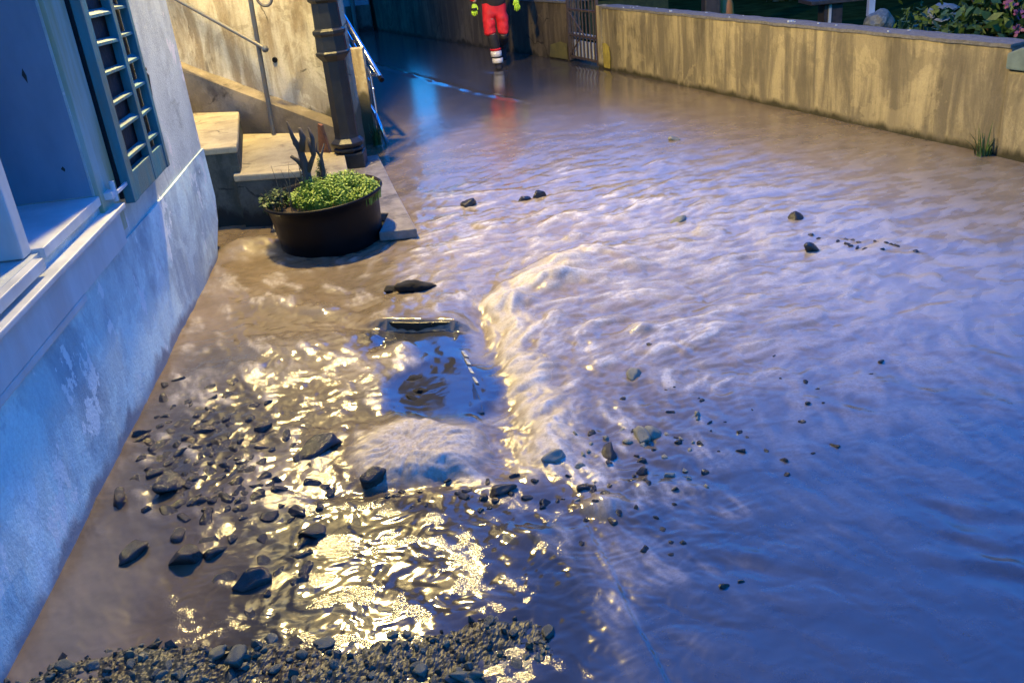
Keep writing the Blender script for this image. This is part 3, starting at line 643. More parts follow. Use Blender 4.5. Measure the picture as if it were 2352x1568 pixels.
gwall = long_wall('garden_wall', 'long low yellow brown streaked garden wall on the right', gw, LW, .78, .22, M['garden_wall'], 1, M['cap'])
li = MB(gw); li.add([(.01, .004, .02), (.2, .015, .02), (.22, .016, .18), (.19, .016, .30), (.10, .016, .34), (.01, .012, .33)], [(0, 1, 2, 3, 4, 5)])
li.add([(.01, .014, .02), (.2, .019, .02), (.22, .019, .18), (.19, .019, .30), (.10, .019, .34), (.01, .019, .33)], [(0, 1, 2, 3, 4, 5)])
kid(li, 'lichen_patch', M['lichen'], gwall)
fk = MB(gw)
for _ in range(16):
    u = random.uniform(.3, LW); o = random.uniform(-.16, .015); s_ = random.uniform(.005, .014); fk.box(u, u + s_ * 2, o, o + s_ * 1.6, .795, .802 + s_ * .6)
kid(fk, 'plaster_crumbs', M['trim'], gwall)
ep = thing('end_pillar', 'rounded end pillar with grey green coping at the right end of the garden wall', 'pillar', (*gw(LW, 0, 0)[:2], 0))
m_ = MB(gw); m_.prism([(LW + .003, .02), (LW + .40, .03), (LW + .42, -.35), (LW + .003, -.30)], -.1, .62); kid(m_, 'shaft', M['garden_wall'], ep, bevel=.02)
m_ = MB(gw); arc = [(LW + .004, .63), (LW + .42, .63), (LW + .42, .70), (LW + .30, .775), (LW + .12, .79), (LW + .004, .74)]
n = len(arc); m_.add([(u, .045, z) for u, z in arc] + [(u, -.36, z) for u, z in arc], [tuple(range(n)), tuple(range(n, 2 * n))[::-1]] + [(i, i + n, (i + 1) % n + n, (i + 1) % n) for i in range(n)])
kid(m_, 'coping', M['teal_cap'], ep, bevel=.015)
tb = at(2270, 358); tag(blades('grass_tuft', (tb[0] - .02, tb[1] + .02, -.01), 26, .24, .15, M['bush'], wd=.010, seed=8), 'green grass tuft growing at the foot of the garden wall', 'weed')
side = MB(gw); 
rwl = long_wall('return_wall', 'wall turning away from the street beyond the end pillar', lambda u, o, z: gw(LW + .42 + o, -.36 - u, z), 5.0, .78, .22, M['garden_wall'], 4, M['cap'])

G0 = np.array([1.24, 13.50]); Gd = np.array([-2.24 - 1.24, 21.0 - 13.5]); Gd /= np.linalg.norm(Gd); GN = np.array([-Gd[1], Gd[0]]) * 1.0
if GN @ np.array([-1, -1]) < 0: GN = -GN
def fw(u, o, z): p = G0 + Gd * u + GN * o; return (p[0], p[1], z)
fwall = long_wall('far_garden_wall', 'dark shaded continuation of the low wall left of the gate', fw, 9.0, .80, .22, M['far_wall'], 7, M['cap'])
li = MB(fw); li.add([(.02, .017, .02), (.55, .019, .02), (.5, .019, .2), (.2, .019, .26), (.02, .018, .24)], [(0, 1, 2, 3, 4)]); kid(li, 'lichen_patch', simple('olive_lichen', (.16, .14, .04), .9, .4, 8), fwall)

gd = (W0 - G0); gl = np.linalg.norm(gd); gd /= gl; gn = np.array([gd[1], -gd[0]]); 
def gt(u, o, z): p = G0 + gd * u + gn * o; return (p[0], p[1], z)
gate = thing('garden_gate', 'narrow rusty bar gate with pale sheet at its foot between the two walls', 'gate', (*gt(gl / 2, 0, 0)[:2], 0))
m_ = MB(gt); u0, u1 = .05, gl - .16
for z in (.06, .36, .70): m_.box(u0, u1, -.012, .012, z, z + .028)
for u in (u0, u1): m_.box(u - .02, u + .02, -.02, .02, .02, 1.25)
kid(m_, 'frame', M['gate'], gate)
for k in range(7):
    u = u0 + (u1 - u0) * (k + 1) / 8; m_ = MB(gt); m_.tube([(u, 0, .05), (u, 0, 1.2 + .02 * (k % 2))], .011, 6); kid(m_, 'bar', M['gate'], gate)
m_ = MB(gt); m_.tube([(u0 + .02, .012, .70), (u0 + (u1 - u0) * .6, .012, .37)], .012, 6); m_.tube([(u0, .012, .07), (u0 + .35, .012, .34)], .012, 6); kid(m_, 'brace', M['gate'], gate)
m_ = MB(gt); m_.box(u0 + .02, u1 - .03, -.045, -.03, .05, .30); m_.box(u0 + .02, u1 - .03, -.045, -.03, .335, .40); kid(m_, 'sheet', M['gatesheet'], gate)
m_ = MB(gt); m_.box(gl - .13, gl - .02, -.12, .02, -.1, .80); kid(m_, 'gate_post', M['garden_wall'], gate)

# ------------------------------------------------------------------ neighbouring and far houses
nb = thing('neighbour_house', 'dark house standing above the retaining wall behind the steps', 'house', (-3, 11, 0))
m_ = MB(); m_.prism([(-5.5, 9.75), (-1.75, 8.6), (-1.95, 10.4), (-2.9, 15.5), (-8, 15.5)], 0, 6.0); kid(m_, 'wall', M['house_far'], nb)
m_ = MB(); m_.prism([(-2.6, 8.75), (-1.46, 8.75), (-1.58, 10.5), (-2.05, 14.6), (-3.4, 14.6)], 2.35, 6.0); kid(m_, 'light_blocking_bay', M['house_far'], nb)  # unseen overhang added to keep the street lamp's light off the far lane
m_ = MB(); m_.prism([(-5.8, 9.1), (-.95, 8.5), (-1.2, 15.8), (-8.2, 15.8)], 6.0, 6.15); kid(m_, 'roof', M['house_far'], nb)
dh = thing('end_house', 'pale rendered house corner at the far end of the street', 'house', (-3, 22, 0))
m_ = MB(); m_.prism([(-9, 21.6), (-2.38, 21.05), (-2.3, 29), (-9, 29)], -.1, 7.5); kid(m_, 'wall', M['house_pale'], dh)
m_ = MB(); m_.prism([(-2.9, 21.04), (-2.36, 21.0), (-2.36, 21.04), (-2.9, 21.09)], -.1, .55); kid(m_, 'plinth', M['flank'], dh)
pp = at(840, 74); m_ = MB(); m_.tube([(-2.72, 20.98, 0), (-2.72, 20.98, 7)], .05, 8); kid(m_, 'downpipe', M['iron'], dh)
m_ = MB(); m_.prism([(-9.4, 21.2), (-2.0, 20.7), (-2.0, 29.4), (-9.4, 29.4)], 7.5, 7.7); kid(m_, 'roof', M['house_far'], dh)
for (nm, lab, poly, h, mt) in (('street_end_house', 'dark house closing the far end of the street', [(-1.75, 31.5), (2.6, 30), (5, 36), (-1.2, 39)], 5.6, 'house_far'),):
    hh = thing(nm, lab, 'house', (3, 32, 0)); m_ = MB(); m_.prism(poly, -.1, h); kid(m_, 'wall', M[mt], hh)
    m_ = MB(); m_.prism([(p[0] * 1.05, p[1] * 1.01) for p in poly], h, h + .2); kid(m_, 'roof', M['house_far'], hh)
ph = thing('garden_house', 'pale blue rendered house behind the garden wall near the gate', 'house', (4.6, 22.5, 0))
m_ = MB(); m_.prism([(3.95, 22.0), (5.5, 21.7), (6.2, 25.5), (4.6, 25.8)], -.1, 3.2); kid(m_, 'wall', M['house_pale'], ph)
m_ = MB(); m_.prism([(3.8, 21.8), (5.6, 21.45), (6.4, 25.7), (4.5, 26)], 3.2, 3.35); kid(m_, 'roof', M['house_far'], ph)

# ------------------------------------------------------------------ garden
gg = MB(); gg.add([(*gw(-.9, -.24, 0)[:2], -.02), (*gw(LW + .4, -.24, 0)[:2], -.02), (14, 5.5, -.02), (40, 20, 0), (30, 60, 0), (-2, 60, 0), (*fw(9, -.24, 0)[:2], -.02), (*fw(0, -.24, 0)[:2], -.02)], [tuple(range(8))[::-1]])
for i, v in enumerate(gg.v): gg.v[i] = (v[0], v[1], v[2] + .03)
tag(gg.build('lawn', M['grass']), 'dark grass of the garden', kind='structure')

def crown(c, rx, ry, rz, n, leaf, m, name, parent=None, seed=0, clump=24):
    r = np.random.default_rng(seed); nc = max(3, n // clump)
    d = r.normal(size=(nc, 3)); d /= np.linalg.norm(d, axis=1)[:, None]; rad = r.uniform(.35, 1.0, nc) ** .6
    cc = d * rad[:, None] * (1 + .25 * r.normal(size=(nc, 1)))
    idx = r.integers(0, nc, n); p = cc[idx] + r.normal(size=(n, 3)) * .13
    p = p * [rx, ry, rz] + np.array(c)
    u = r.normal(size=(n, 3)); u /= np.linalg.norm(u, axis=1)[:, None]; v = np.cross(u, r.normal(size=(n, 3))); v /= np.linalg.norm(v, axis=1)[:, None]
    L = leaf * r.uniform(.6, 1.3, n)[:, None]
    q = np.stack([p - u * L, p + v * L * .42, p + u * L, p - v * L * .42], 1).reshape(-1, 3)
    me = bpy.data.meshes.new(name); me.vertices.add(4 * n); me.vertices.foreach_set('co', q.astype(np.float32).ravel())
    me.loops.add(4 * n); me.loops.foreach_set('vertex_index', np.arange(4 * n, dtype=np.int32)); me.polygons.add(n); me.polygons.foreach_set('loop_start', np.arange(0, 4 * n, 4, dtype=np.int32))
    me.update(calc_edges=True); me.materials.append(m); o = bpy.data.objects.new(name, me); COL.objects.link(o)
    if parent: o.parent = parent
    return o
def tree(x, y, h, r, label, seed, name='garden_tree', n=5200, group=None):
    t_ = thing(name, label, 'tree', (x, y, 0), group=group); rr = random.Random(seed)
    tr = MB(); th_ = h * .42
    tr.tube([(0, 0, -.1), (.05 * h * rr.uniform(-.4, .4), 0, th_ * .5), (.04 * h * rr.uniform(-1, 1), .1, th_), (0, 0, h * .7)], [h * .028, h * .022, h * .018, h * .006], 10)
    for k in range(6):
        a = rr.uniform(0, 6.28); z = h * rr.uniform(.3, .55); L = r * rr.uniform(.5, .85)
        tr.tube([(0, 0, z), (L * .5 * math.cos(a), L * .5 * math.sin(a), z + h * .10), (L * math.cos(a), L * math.sin(a), z + h * .2)], [h * .010, h * .007, h * .003], 6)
    tr.build('trunk', M['bark'], t_, smooth=True)
    crown((0, 0, h * .62), r, r, h * .38, n, .16 + .012 * h, M['tree'], 'crown', t_, seed)
    return t_
TREES = [(10.5, 15, 3.3, 1.9), (13, 23, 5.6, 3.0), (8.2, 20.5, 4.2, 2.3), (15.5, 11.5, 4.4, 2.4), (4.2, 28, 5.0, 2.6), (10.2, 29, 6.4, 3.4), (20, 18, 7.0, 3.6), (7.0, 30, 5.6, 2.8)]
for i, (x, y, h, r) in enumerate(TREES):
    tree(x, y, h, r, 'dark leafy tree filling the garden behind the low wall', 100 + i, group='trees behind the garden wall')
hd = thing('hedge', 'dark green hedge beyond the lawn in the garden', 'hedge', (9, 20, 0)); 
for i in range(6):
    p = (6.4 + i * 1.5, 18.6 - i * .5)
    crown((p[0] - 9, p[1] - 20, .55), 1.0, .6, .65, 900, .10, M['tree'], 'foliage', hd, 200 + i)
bu = thing('flowering_bush', 'leafy green bush with pink flowers leaning over the garden wall', 'bush', (4.7, 8.0, 0))
crown((0, 0, .78), .72, .75, .52, 2600, .065, M['bush'], 'foliage', bu, 300)
crown((.9, -1.4, .70), .7, .6, .45, 1600, .065, M['bush'], 'foliage', bu, 301)
m_ = MB()
for k in range(9):
    a = k * .7; m_.tube([(0, 0, 0), (.2 * math.cos(a), .2 * math.sin(a), .5), (.5 * math.cos(a), .5 * math.sin(a), 1.0)], [.012, .009, .004], 5)
m_.build('stem', M['bark'], bu)
rr = random.Random(5)
for (px, py, yy) in ((2318, 8, 7.3), (2345, 28, 7.2), (2340, 66, 7.15)):
    p = atY(px, py, yy); m_ = MB()
    for k in range(16):
        c = Vector((rr.gauss(0, .022), rr.gauss(0, .022), rr.gauss(0, .022))); u = Vector((rr.gauss(0, 1), rr.gauss(0, 1), rr.gauss(0, 1))).normalized() * .018; v = u.orthogonal() * .8
        m_.add([tuple(Vector(p) + c - u), tuple(Vector(p) + c + v), tuple(Vector(p) + c + u), tuple(Vector(p) + c - v)], [(0, 1, 2, 3)])
    kid(m_, 'flower', M['petal'], bu)
low_b = [(2150, 75, 8.6), (2080, 60, 9.3)]
for i, (px, py, yy) in enumerate(low_b):
    p = atY(px, py, yy); s_ = thing('low_shrub', ['low dark shrub between the lawn and the flowering bush', 'small bluish shrub left of the flowering bush'][i], 'shrub', (p[0], p[1], 0))
    crown((0, 0, p[2] * .65), .38, .35, .32, 900, .05, M['bush'], 'foliage', s_, 320 + i)
    m_ = MB(); [m_.tube([(0, 0, 0), (.12 * math.cos(k), .12 * math.sin(k), .3), (.25 * math.cos(k), .25 * math.sin(k), .55)], [.01, .008, .003], 5) for k in range(6)]; m_.build('stem', M['bark'], s_)
# garden things seen over the wall
p = atY(1996, 74, 15); wp = thing('garden_pole', 'pale bluish square pole standing on the lawn behind the wall', 'pole', (p[0], p[1], 0))
m_ = MB(); m_.box(-.05, .05, -.05, .05, 0, 1.7); m_.build('shaft', M['trim'], wp, bevel=.008); m_ = MB(); m_.box(-.08, .08, -.08, .08, 1.7, 1.76); m_.build('cap', M['trim'], wp, bevel=.006)
p = atY(1905, 60, 13.6); bt = thing('bird_table', 'dark wooden pedestal table standing on the lawn', 'garden table', (p[0], p[1], 0))
m_ = MB(); m_.box(-.13, .13, -.13, .13, 0, .44); m_.build('pedestal', M['wood'], bt); m_ = MB(); m_.box(-.38, .38, -.28, .28, .44, .50); m_.build('top', M['wood'], bt, bevel=.01)
m_ = MB(); m_.box(-.075, -.04, -.16, -.13, .1, .42); m_.build('strip', M['trim'], bt)
p = atY(1635, 35, 13.8); od = thing('wooden_shed_post', 'thick dark post standing just behind the garden wall', 'post', (p[0], p[1], 0))
m_ = MB(); m_.box(-.13, .10, -.12, .12, 0, 2.2); m_.build('shaft', M['wood'], od, bevel=.02); m_ = MB(); m_.box(-.18, .15, -.17, .17, 2.2, 2.26); m_.build('cap', M['wood'], od)
p = atY(1662, 30, 14.0); oc = thing('orange_canister', 'orange rounded canister next to the dark post behind the wall', 'canister', (p[0], p[1], 0))
m_ = MB(); m_.lathe([(.02, 0), (.15, .01), (.16, .30), (.14, .52), (.09, .66), (.03, .74)], 16); m_.build('body', simple('orange_plastic', (.55, .20, .03), .5, .25, 6), oc, smooth=True)
m_ = MB(); m_.lathe([(.04, .73), (.045, .77), (.01, .79)], 10); m_.build('lid', M['black'], oc)
p = atY(1420, 24, 16); bx = thing('garden_shed', 'low dark green garden shed behind the wall near the gate', 'shed', (p[0] + .1, p[1], 0))
m_ = MB(); m_.box(-.6, .75, 0, 1.2, 0, .60); m_.build('wall', M['tree'], bx); m_ = MB(); m_.box(-.7, .85, -.1, 1.3, .60, .68); m_.build('roof', M['house_far'], bx)
p = atY(2160, 38, 12.5); 
for (px, py, yy, rx, lab) in ((2165, 30, 12.0, .26, 'grey rounded boulder on the lawn by the bush'), (2020, 45, 13.5, .2, 'small grey boulder beside the pale garden pole')):
    p = atY(px, py, yy); me_ = bmesh.new(); bmesh.ops.create_icosphere(me_, subdivisions=3, radius=1)
    for v in me_.verts: v.co = Vector((v.co.x * rx, v.co.y * rx * .8, v.co.z * rx * .9)) * (1 + .25 * mnoise.noise(v.co * 1.5 + Vector((px, 0, 0))))
    mm = bpy.data.meshes.new('boulder'); me_.to_mesh(mm); me_.free(); mm.materials.append(M['stone_green']); o = bpy.data.objects.new('boulder', mm); COL.objects.link(o); o.location = (p[0], p[1], max(.1, p[2] - .12)); tag(o, lab, 'boulder')

# ------------------------------------------------------------------ tub with plants
TUB = (-1.175, 6.06)
tub = thing('mortar_tub', 'big round black plastic tub of plants at the foot of the steps', 'tub', (*TUB, 0)); tub.rotation_euler = (R_(1.5), R_(-2.5), 0)
m_ = MB(); m_.lathe([(.30, -.03), (.335, -.02), (.350, .02), (.362, .12), (.372, .24), (.385, .315), (.408, .33), (.415, .345), (.405, .352), (.388, .345), (.365, .30), (.352, .25), (.02, .25)], 48); m_.build('tub_body', M['black'], tub, smooth=True)
m_ = MB(); m_.lathe([(.01, .20), (.36, .20), (.36, .295), (.25, .31), (.02, .315)], 32); m_.build('soil', M['soil'], tub, smooth=True)
def leaves(name, m, c, n, rx, ry, z0, h, size, seed, label, cat, grp=None):
    r = random.Random(seed); b = MB()
    for _ in range(n):
        a = r.uniform(0, 6.28); q = math.sqrt(r.random()); x, y = c[0] + rx * q * math.cos(a), c[1] + ry * q * math.sin(a)
        hz = h * (1 - .6 * q * q) * (.6 + .7 * (mnoise.noise(Vector((x * 9, y * 9, seed))) * .5 + .5)); z = z0 + hz * r.uniform(.5, 1.05)
        L = size * r.uniform(.6, 1.3); d = r.uniform(0, 6.28); u = Vector((math.cos(d), math.sin(d), r.uniform(-.6, .5))).normalized(); v = u.cross(Vector((r.uniform(-.4, .4), r.uniform(-.4, .4), 1))).normalized(); nn = u.cross(v)
        p = Vector((x, y, z)); mid_ = p + u * L * .5 - nn * L * .08
        b.add([tuple(p), tuple(mid_ + v * L * .35), tuple(p + u * L), tuple(mid_ - v * L * .35)], [(0, 1, 2), (0, 2, 3)])
        if r.random() < .3: b.tube([(x * .98 + c[0] * .02, y * .98 + c[1] * .02, z0 - .02), tuple(p)], .0018, 4, False)
    return tag(b.build(name, m), label, cat, grp)
leaves('leafy_plant', M['clover'], (TUB[0] + .08, TUB[1] - .03), 5200, .31, .30, .30, .17, .019, 11, 'bright green low leafy plant covering the soil of the black tub', 'plant')
dry = MB(); rr = random.Random(21)
for k in range(34):
    a = rr.uniform(0, 6.28); x, y = TUB[0] - .24 + rr.gauss(0, .07), TUB[1] + rr.gauss(0, .10); h = rr.uniform(.06, .26); L = rr.uniform(.02, .10)
    dry.tube([(x, y, .29), (x + L * .4 * math.cos(a), y + L * .4 * math.sin(a), .29 + h * .6), (x + L * math.cos(a), y + L * math.sin(a), .29 + h)], [.003, .0025, .001], 5, False)
tag(dry.build('dry_stems', simple('dry_stem', (.20, .15, .08), .9, .5, 30)), 'thin dry brown stems at the left side of the tub', 'plant')
leaves('trailing_plant', M['bush'], (TUB[0] - .33, TUB[1] - .02), 260, .11, .18, .29, .12, .03, 14, 'sparse dark green weeds hanging over the left rim of the tub', 'plant')
sp = atY(705, 425, 6.08)
stump = thing('dead_shrub', 'dead grey shrub stump with cut branches standing in the tub', 'dead shrub', (sp[0], sp[1], .27))
def br(pts, rs): m = MB(); m.tube([tuple(np.array(p)) for p in pts], rs, 9); return m
def sY(x, y, Y=6.08): return atY(x, y, Y)
kid(br([(sp[0] + .03, sp[1], .24), sY(708, 420), sY(703, 385), sY(690, 345), sY(672, 315), sY(660, 280)], [.036, .032, .026, .019, .014, .006]), 'trunk', M['bark'], stump, smooth=True, rough=.012)
for pts_, rs in (([sY(708, 395), sY(722, 355), sY(718, 320), sY(708, 293)], [.022, .017, .014, .006]), ([sY(735, 440, 6.12), sY(742, 395, 6.12), sY(738, 360, 6.14), sY(746, 330, 6.15)], [.02, .015, .010, .004]), ([sY(712, 410), sY(700, 400), sY(692, 402)], [.016, .010, .005]), ([sY(738, 362, 6.14), sY(728, 345, 6.14), sY(729, 325, 6.14)], [.010, .007, .003]), ([sY(682, 335), sY(676, 330), sY(668, 300)], [.012, .008, .004]), ([sY(692, 345), sY(695, 318), sY(688, 292)], [.024, .02, .012]), ([sY(702, 388), sY(685, 370), sY(670, 360)], [.022, .016, .012]), ([sY(722, 355), sY(706, 320)], [.02, .011])):
    kid(br(pts_, rs), 'branch', M['bark'], stump, smooth=True, rough=.010)
for i, (a, b) in enumerate((((700, 455), (740, 370)), ((715, 455), (738, 390)))):
    pass
leaves('upright_herb', M['bush'], tuple(atY(738, 400, 6.18)[:2]), 120, .035, .035, .30, .30, .028, 16, 'thin upright green herb right of the dead stump in the tub', 'plant')
rp = [atY(738, 290, 6.9), atY(729, 285, 7.0), atY(733, 350, 7.0), atY(758, 352, 6.95), atY(752, 335, 6.95)]
m_ = MB(); n = len(rp); m_.add([tuple(p) for p in rp] + [tuple(p + np.array([.01, .03, 0])) for p in rp], [tuple(range(n))[::-1], tuple(range(n, 2 * n))] + [(i, (i + 1) % n, (i + 1) % n + n, i + n) for i in range(n)])
_rb = m_.build('rusty_offcut', M['rust'], rough=.004); tag(_rb, 'rust orange wedge shaped offcut leaning behind the dead stump', 'offcut')

# ------------------------------------------------------------------ stones
def rock_mesh(name, seed, m, ang_=.25, flat=.7):
    bm = bmesh.new(); bmesh.ops.create_icosphere(bm, subdivisions=3, radius=1); sv = Vector((seed * 3.1, seed * 1.7, seed))
    planes = []; r = random.Random(seed)
    for _ in range(9):
        nrm = Vector((r.gauss(0, 1), r.gauss(0, 1), r.gauss(0, 1))).normalized(); planes.append((nrm, r.uniform(.5, .82)))
    for v in bm.verts:
        p = v.co.copy()
        for nrm, dd in planes:
            k = p.dot(nrm) - dd
            if k > 0: p -= nrm * k * .97
        p *= 1 + ang_ * mnoise.noise(v.co * 1.3 + sv) + .07 * mnoise.noise(v.co * 4 + sv); p.z *= flat; v.co = p
    me = bpy.data.meshes.new(name); bm.to_mesh(me); bm.free(); me.materials.append(m)
    for p in me.polygons: p.use_smooth = True
    return me
DARK = [rock_mesh('stone', i, M['stone']) for i in range(8)]
GREEN = [rock_mesh('stone', 20 + i, M['stone_green'], .2, .8) for i in range(6)]
def stone(meshes, x, y, z, r, label, grp, rnd, name='stone', stretch=1.4, yaw=None):
    o = bpy.data.objects.new(name, rnd.choice(meshes)); COL.objects.link(o); o.location = (x, y, z)
    o.scale = (r * rnd.uniform(1, stretch), r * rnd.uniform(.7, 1.0), r * rnd.uniform(.65, 1.0)); o.rotation_euler = (rnd.uniform(-.4, .4), rnd.uniform(-.4, .4), rnd.uniform(0, 6.28) if yaw is None else yaw)
    return tag(o, label, 'stone', grp)
rs_ = random.Random(77)
def scatter(meshes, region, n, rmin, rmax, label, grp, dz=.0, name='stone'):
    k = 0; placed = []
    (x0, y0), sx, sy, slope = region
    tries = 0
    while k < n and tries < n * 30:
        tries += 1
        px, py = x0 + rs_.gauss(0, sx), y0 + rs_.gauss(0, sy); py += slope * (px - x0)
        p = at(px, py); r = rmin * (rmax / rmin) ** rs_.random()
        if any(math.hypot(p[0] - q[0], p[1] - q[1]) < .8 * (r + q[2]) for q in placed): continue
        s_w = (p[0] - P0[0]) * .996 + (p[1] - P0[1]) * .0891
        if s_w < .05: continue
        stone(meshes, p[0], p[1], wz(p[0], p[1]) + r * dz, r, label, grp, rs_, name); placed.append((p[0], p[1], r)); k += 1
scatter(DARK, ((470, 1015), 92, 60, .22), 95, .020, .048, 'wet black stone in the rubble washed up along the house wall', 'rubble stones along the house wall', -.28)
scatter(DARK, ((450, 1085), 85, 45, .10), 24, .035, .062, 'larger wet black stone in the rubble near the house wall', 'larger rubble stones near the house wall', -.35)
scatter(DARK, ((620, 1155), 130, 25, -.1), 22, .02, .045, 'dark stone half drowned in the lamp lit ripples', 'stones in the lamp lit ripples', -.15)
scatter(DARK, ((1080, 1135), 130, 18, 0), 26, .012, .026, 'small black stone in front of the foaming surge', 'stones in front of the foaming surge', 0)
scatter(GREEN + DARK, ((1470, 1060), 95, 45, -.12), 42, .009, .024, 'small stone in the bar of pebbles right of the foaming surge', 'pebble bar right of the foaming surge', .1)
scatter(DARK, ((1700, 940), 190, 80, .1), 30, .007, .02, 'small dark stone breaking the blue water', 'scattered stones in the blue water', -.1)
scatter(DARK, ((2000, 560), 70, 12, .1), 16, .012, .026, 'dark pebble in the far line of pebbles on the right', 'far pebble line on the right', .0)
scatter(DARK, ((600, 1290), 130, 60, 0), 14, .022, .05, 'dark flat stone just under the calm brown water', 'stones in the calm brown water', -.3)
scatter(DARK, ((1500, 1200), 120, 60, .4), 20, .008, .02, 'tiny dark stone in the water right of the kerb', 'stones right of the kerb', -.1)
for (px, py, r, lab, ms) in ((1075, 472, .075, 'dark stone in mid stream nearest the tub', DARK), (1237, 448, .06, 'yellowish dark stone in mid stream right of the tub', DARK), (1205, 456, .05, 'low dark stone left of the yellowish stone in mid stream', DARK),
                             (1550, 322, .05, 'reddish stone alone in the far water', GREEN), (1828, 502, .055, 'dark stone alone in the pale blue water', DARK), (1557, 503, .05, 'pale stone alone in mid stream', GREEN),
                             (1458, 862, .042, 'upright mossy green stone in the blue water', GREEN), (1275, 1062, .048, 'blocky mossy green stone at the left end of the pebble bar', GREEN), (1473, 1003, .05, 'largest mossy green stone in the pebble bar', GREEN), (1505, 995, .035, 'pale rounded stone beside the largest mossy stone', GREEN),
                             (1400, 1045, .04, 'dark angular stone in the pebble bar', DARK), (1860, 575, .06, 'bluish flat stone at the left end of the far pebble line', DARK), (300, 1272, .058, 'black stone alone in the calm brown water', DARK), (430, 1285, .07, 'long flat dark stone in the calm brown water', DARK), (580, 1338, .06, 'black stone nearest the gravel bank', DARK), (720, 1225, .05, 'black stone among the golden ripples', DARK), (1150, 1130, .045, 'gold glinting black stone right of the foaming surge foot', DARK),
                             (860, 1105, .055, 'gold glinting stone left of the foaming surge foot', DARK), (600, 985, .04, 'round black stone at the right edge of the rubble', DARK), (385, 1115, .075, 'largest dark stone of the rubble by the house wall', DARK), (275, 1150, .05, 'dark flat stone close to the house wall', DARK), (740, 1030, .085, 'dark streaming rock left of the foaming surge', DARK)):
    p = at(px, py); stone(ms, p[0], p[1], wz(p[0], p[1]) + r * .12, r, lab, None, rs_, 'stone')
p = at(620, 545); o = stone(DARK, p[0] + .06, p[1] + .25, .03, .15, 'dark mossy boulder hidden behind the tub', None, rs_, 'boulder', 1.3)

# broken pieces in the stream
def plate(name, outline, z0, z1, m, label, cat, tilt=None, rough=.004):
    pts_ = [at(x, y, z1) for x, y in outline]; b = MB(); zt = tilt or (lambda p: 0)
    b.prism([(p[0], p[1], z0 + zt(p), z1 + zt(p)) for p in pts_], z0, z1)
    return tag(b.build(name, m, rough=rough, bevel=.004, sub=3), label, cat)
plate('sunken_board', [(866, 733), (900, 741), (960, 742), (1052, 738), (1051, 729), (960, 731), (900, 732)], -.07, .038, M['flank_dark'], 'dark board edge with water pouring over it', 'board')
CH = [rock_mesh('asphalt_lump', 70 + i, M['char'], .35, .7) for i in range(2)]
p = at(962, 672); o = stone(CH[:1], p[0], p[1], wz(p[0], p[1]) + .012, .085, 'black broken lump of asphalt above the sunken board', None, rs_, 'asphalt_lump', 1.1, .1); o.scale = (.12, .07, .075); o['category'] = 'asphalt piece'
p = at(908, 672); o = stone(CH[1:], p[0], p[1], wz(p[0], p[1]) + .004, .05, 'small broken asphalt piece left of the black lump', None, rs_, 'asphalt_lump', 1.1, .3); o.scale = (.06, .04, .04); o['category'] = 'asphalt piece'
def lvl(pts): return min(wz(*at(x, y)[:2]) for x, y in pts)
slz = float(np.median([wz(*at(x, y)[:2]) for x, y in ((1000, 900), (1040, 850), (1060, 920), (1020, 930), (1060, 880))])); print('slab level', slz)
plate('asphalt_slab', [(960, 852), (1058, 806), (1085, 858), (1112, 945), (1010, 958), (945, 925), (955, 905), (942, 890), (962, 872)], -.08, slz - .004, M['slick'], 'flat dark blue slab of road surface with ragged edge in the rapids', 'asphalt slab', rough=.006)
for k, (px, py, sc_k) in enumerate(((952, 868, (.035, .05, .03)), (968, 892, (.04, .045, .03)), (950, 912, (.035, .05, .028)))):
    p = at(px, py); o = stone(CH, p[0], p[1], slz - .008, .05, 'small ragged asphalt chunk glinting gold along the left edge of the dark slab', 'asphalt chunks at the left edge of the slab', rs_, 'asphalt_lump', 1.1); o.scale = sc_k; o['category'] = 'asphalt piece'
for k, (px, py) in enumerate(((1064, 812), (1070, 830), (1078, 850), (1088, 872))):
    o = plate('tile_shard', [(px - 4, py - 8), (px + 4, py - 7), (px + 13, py + 7), (px + 3, py + 4)], slz - .03, slz + .003 + .003 * (k % 2), M['shard'], 'thin pale shard in the row along the right edge of the dark slab', 'shard', rough=.004); o['group'] = 'pale shards at the right edge of the slab'

# ------------------------------------------------------------------ gravel bank in the foreground
bank_px = [(40, 1535), (150, 1490), (350, 1448), (550, 1452), (800, 1440), (1000, 1412), (1200, 1385), (1300, 1392)]
bank = [tuple(at(x, y)[:2]) for x, y in bank_px]
bx_ = np.array([b[0] for b in bank]); by_ = np.array([b[1] for b in bank])
GXn, GYn = 420, 170
gxx, gyy = np.meshgrid(np.linspace(-1.62, .45, GXn), np.linspace(1.2, 2.6, GYn), indexing='ij')
edge = np.interp(gxx, bx_, by_) + .02 * pn(gxx * 9, gyy * 9, 70)
dd = edge - gyy
hz = -.05 + .051 * sst(dd, -.02, .10) - .05 * sst(dd, .22, .5) * sst(gxx, -.6, -.1) - .085 * sst(gxx, -.05, .30)
def cell(x, y, f, seed):
    best = np.full(x.shape, 9.0); xi, yi = np.floor(x * f), np.floor(y * f)
    for a in (-1, 0, 1):
        for b in (-1, 0, 1):
            cx_, cy_ = xi + a, yi + b; h1 = (np.sin(cx_ * 127.1 + cy_ * 311.7 + seed) * 43758.5453) % 1; h2 = (np.sin(cx_ * 269.5 + cy_ * 183.3 + seed) * 43758.5453) % 1
            best = np.minimum(best, np.hypot(x * f - cx_ - h1, y * f - cy_ - h2))
    return best
hz += .007 * pn(gxx * 26, gyy * 26, 73) + .006 * (1 - np.clip(cell(gxx, gyy, 38, 1), 0, 1)) + .020 * pn(gxx * 7, gyy * 7, 71) + .006 * (1 - np.clip(cell(gxx, gyy, 80, 5), 0, 1))
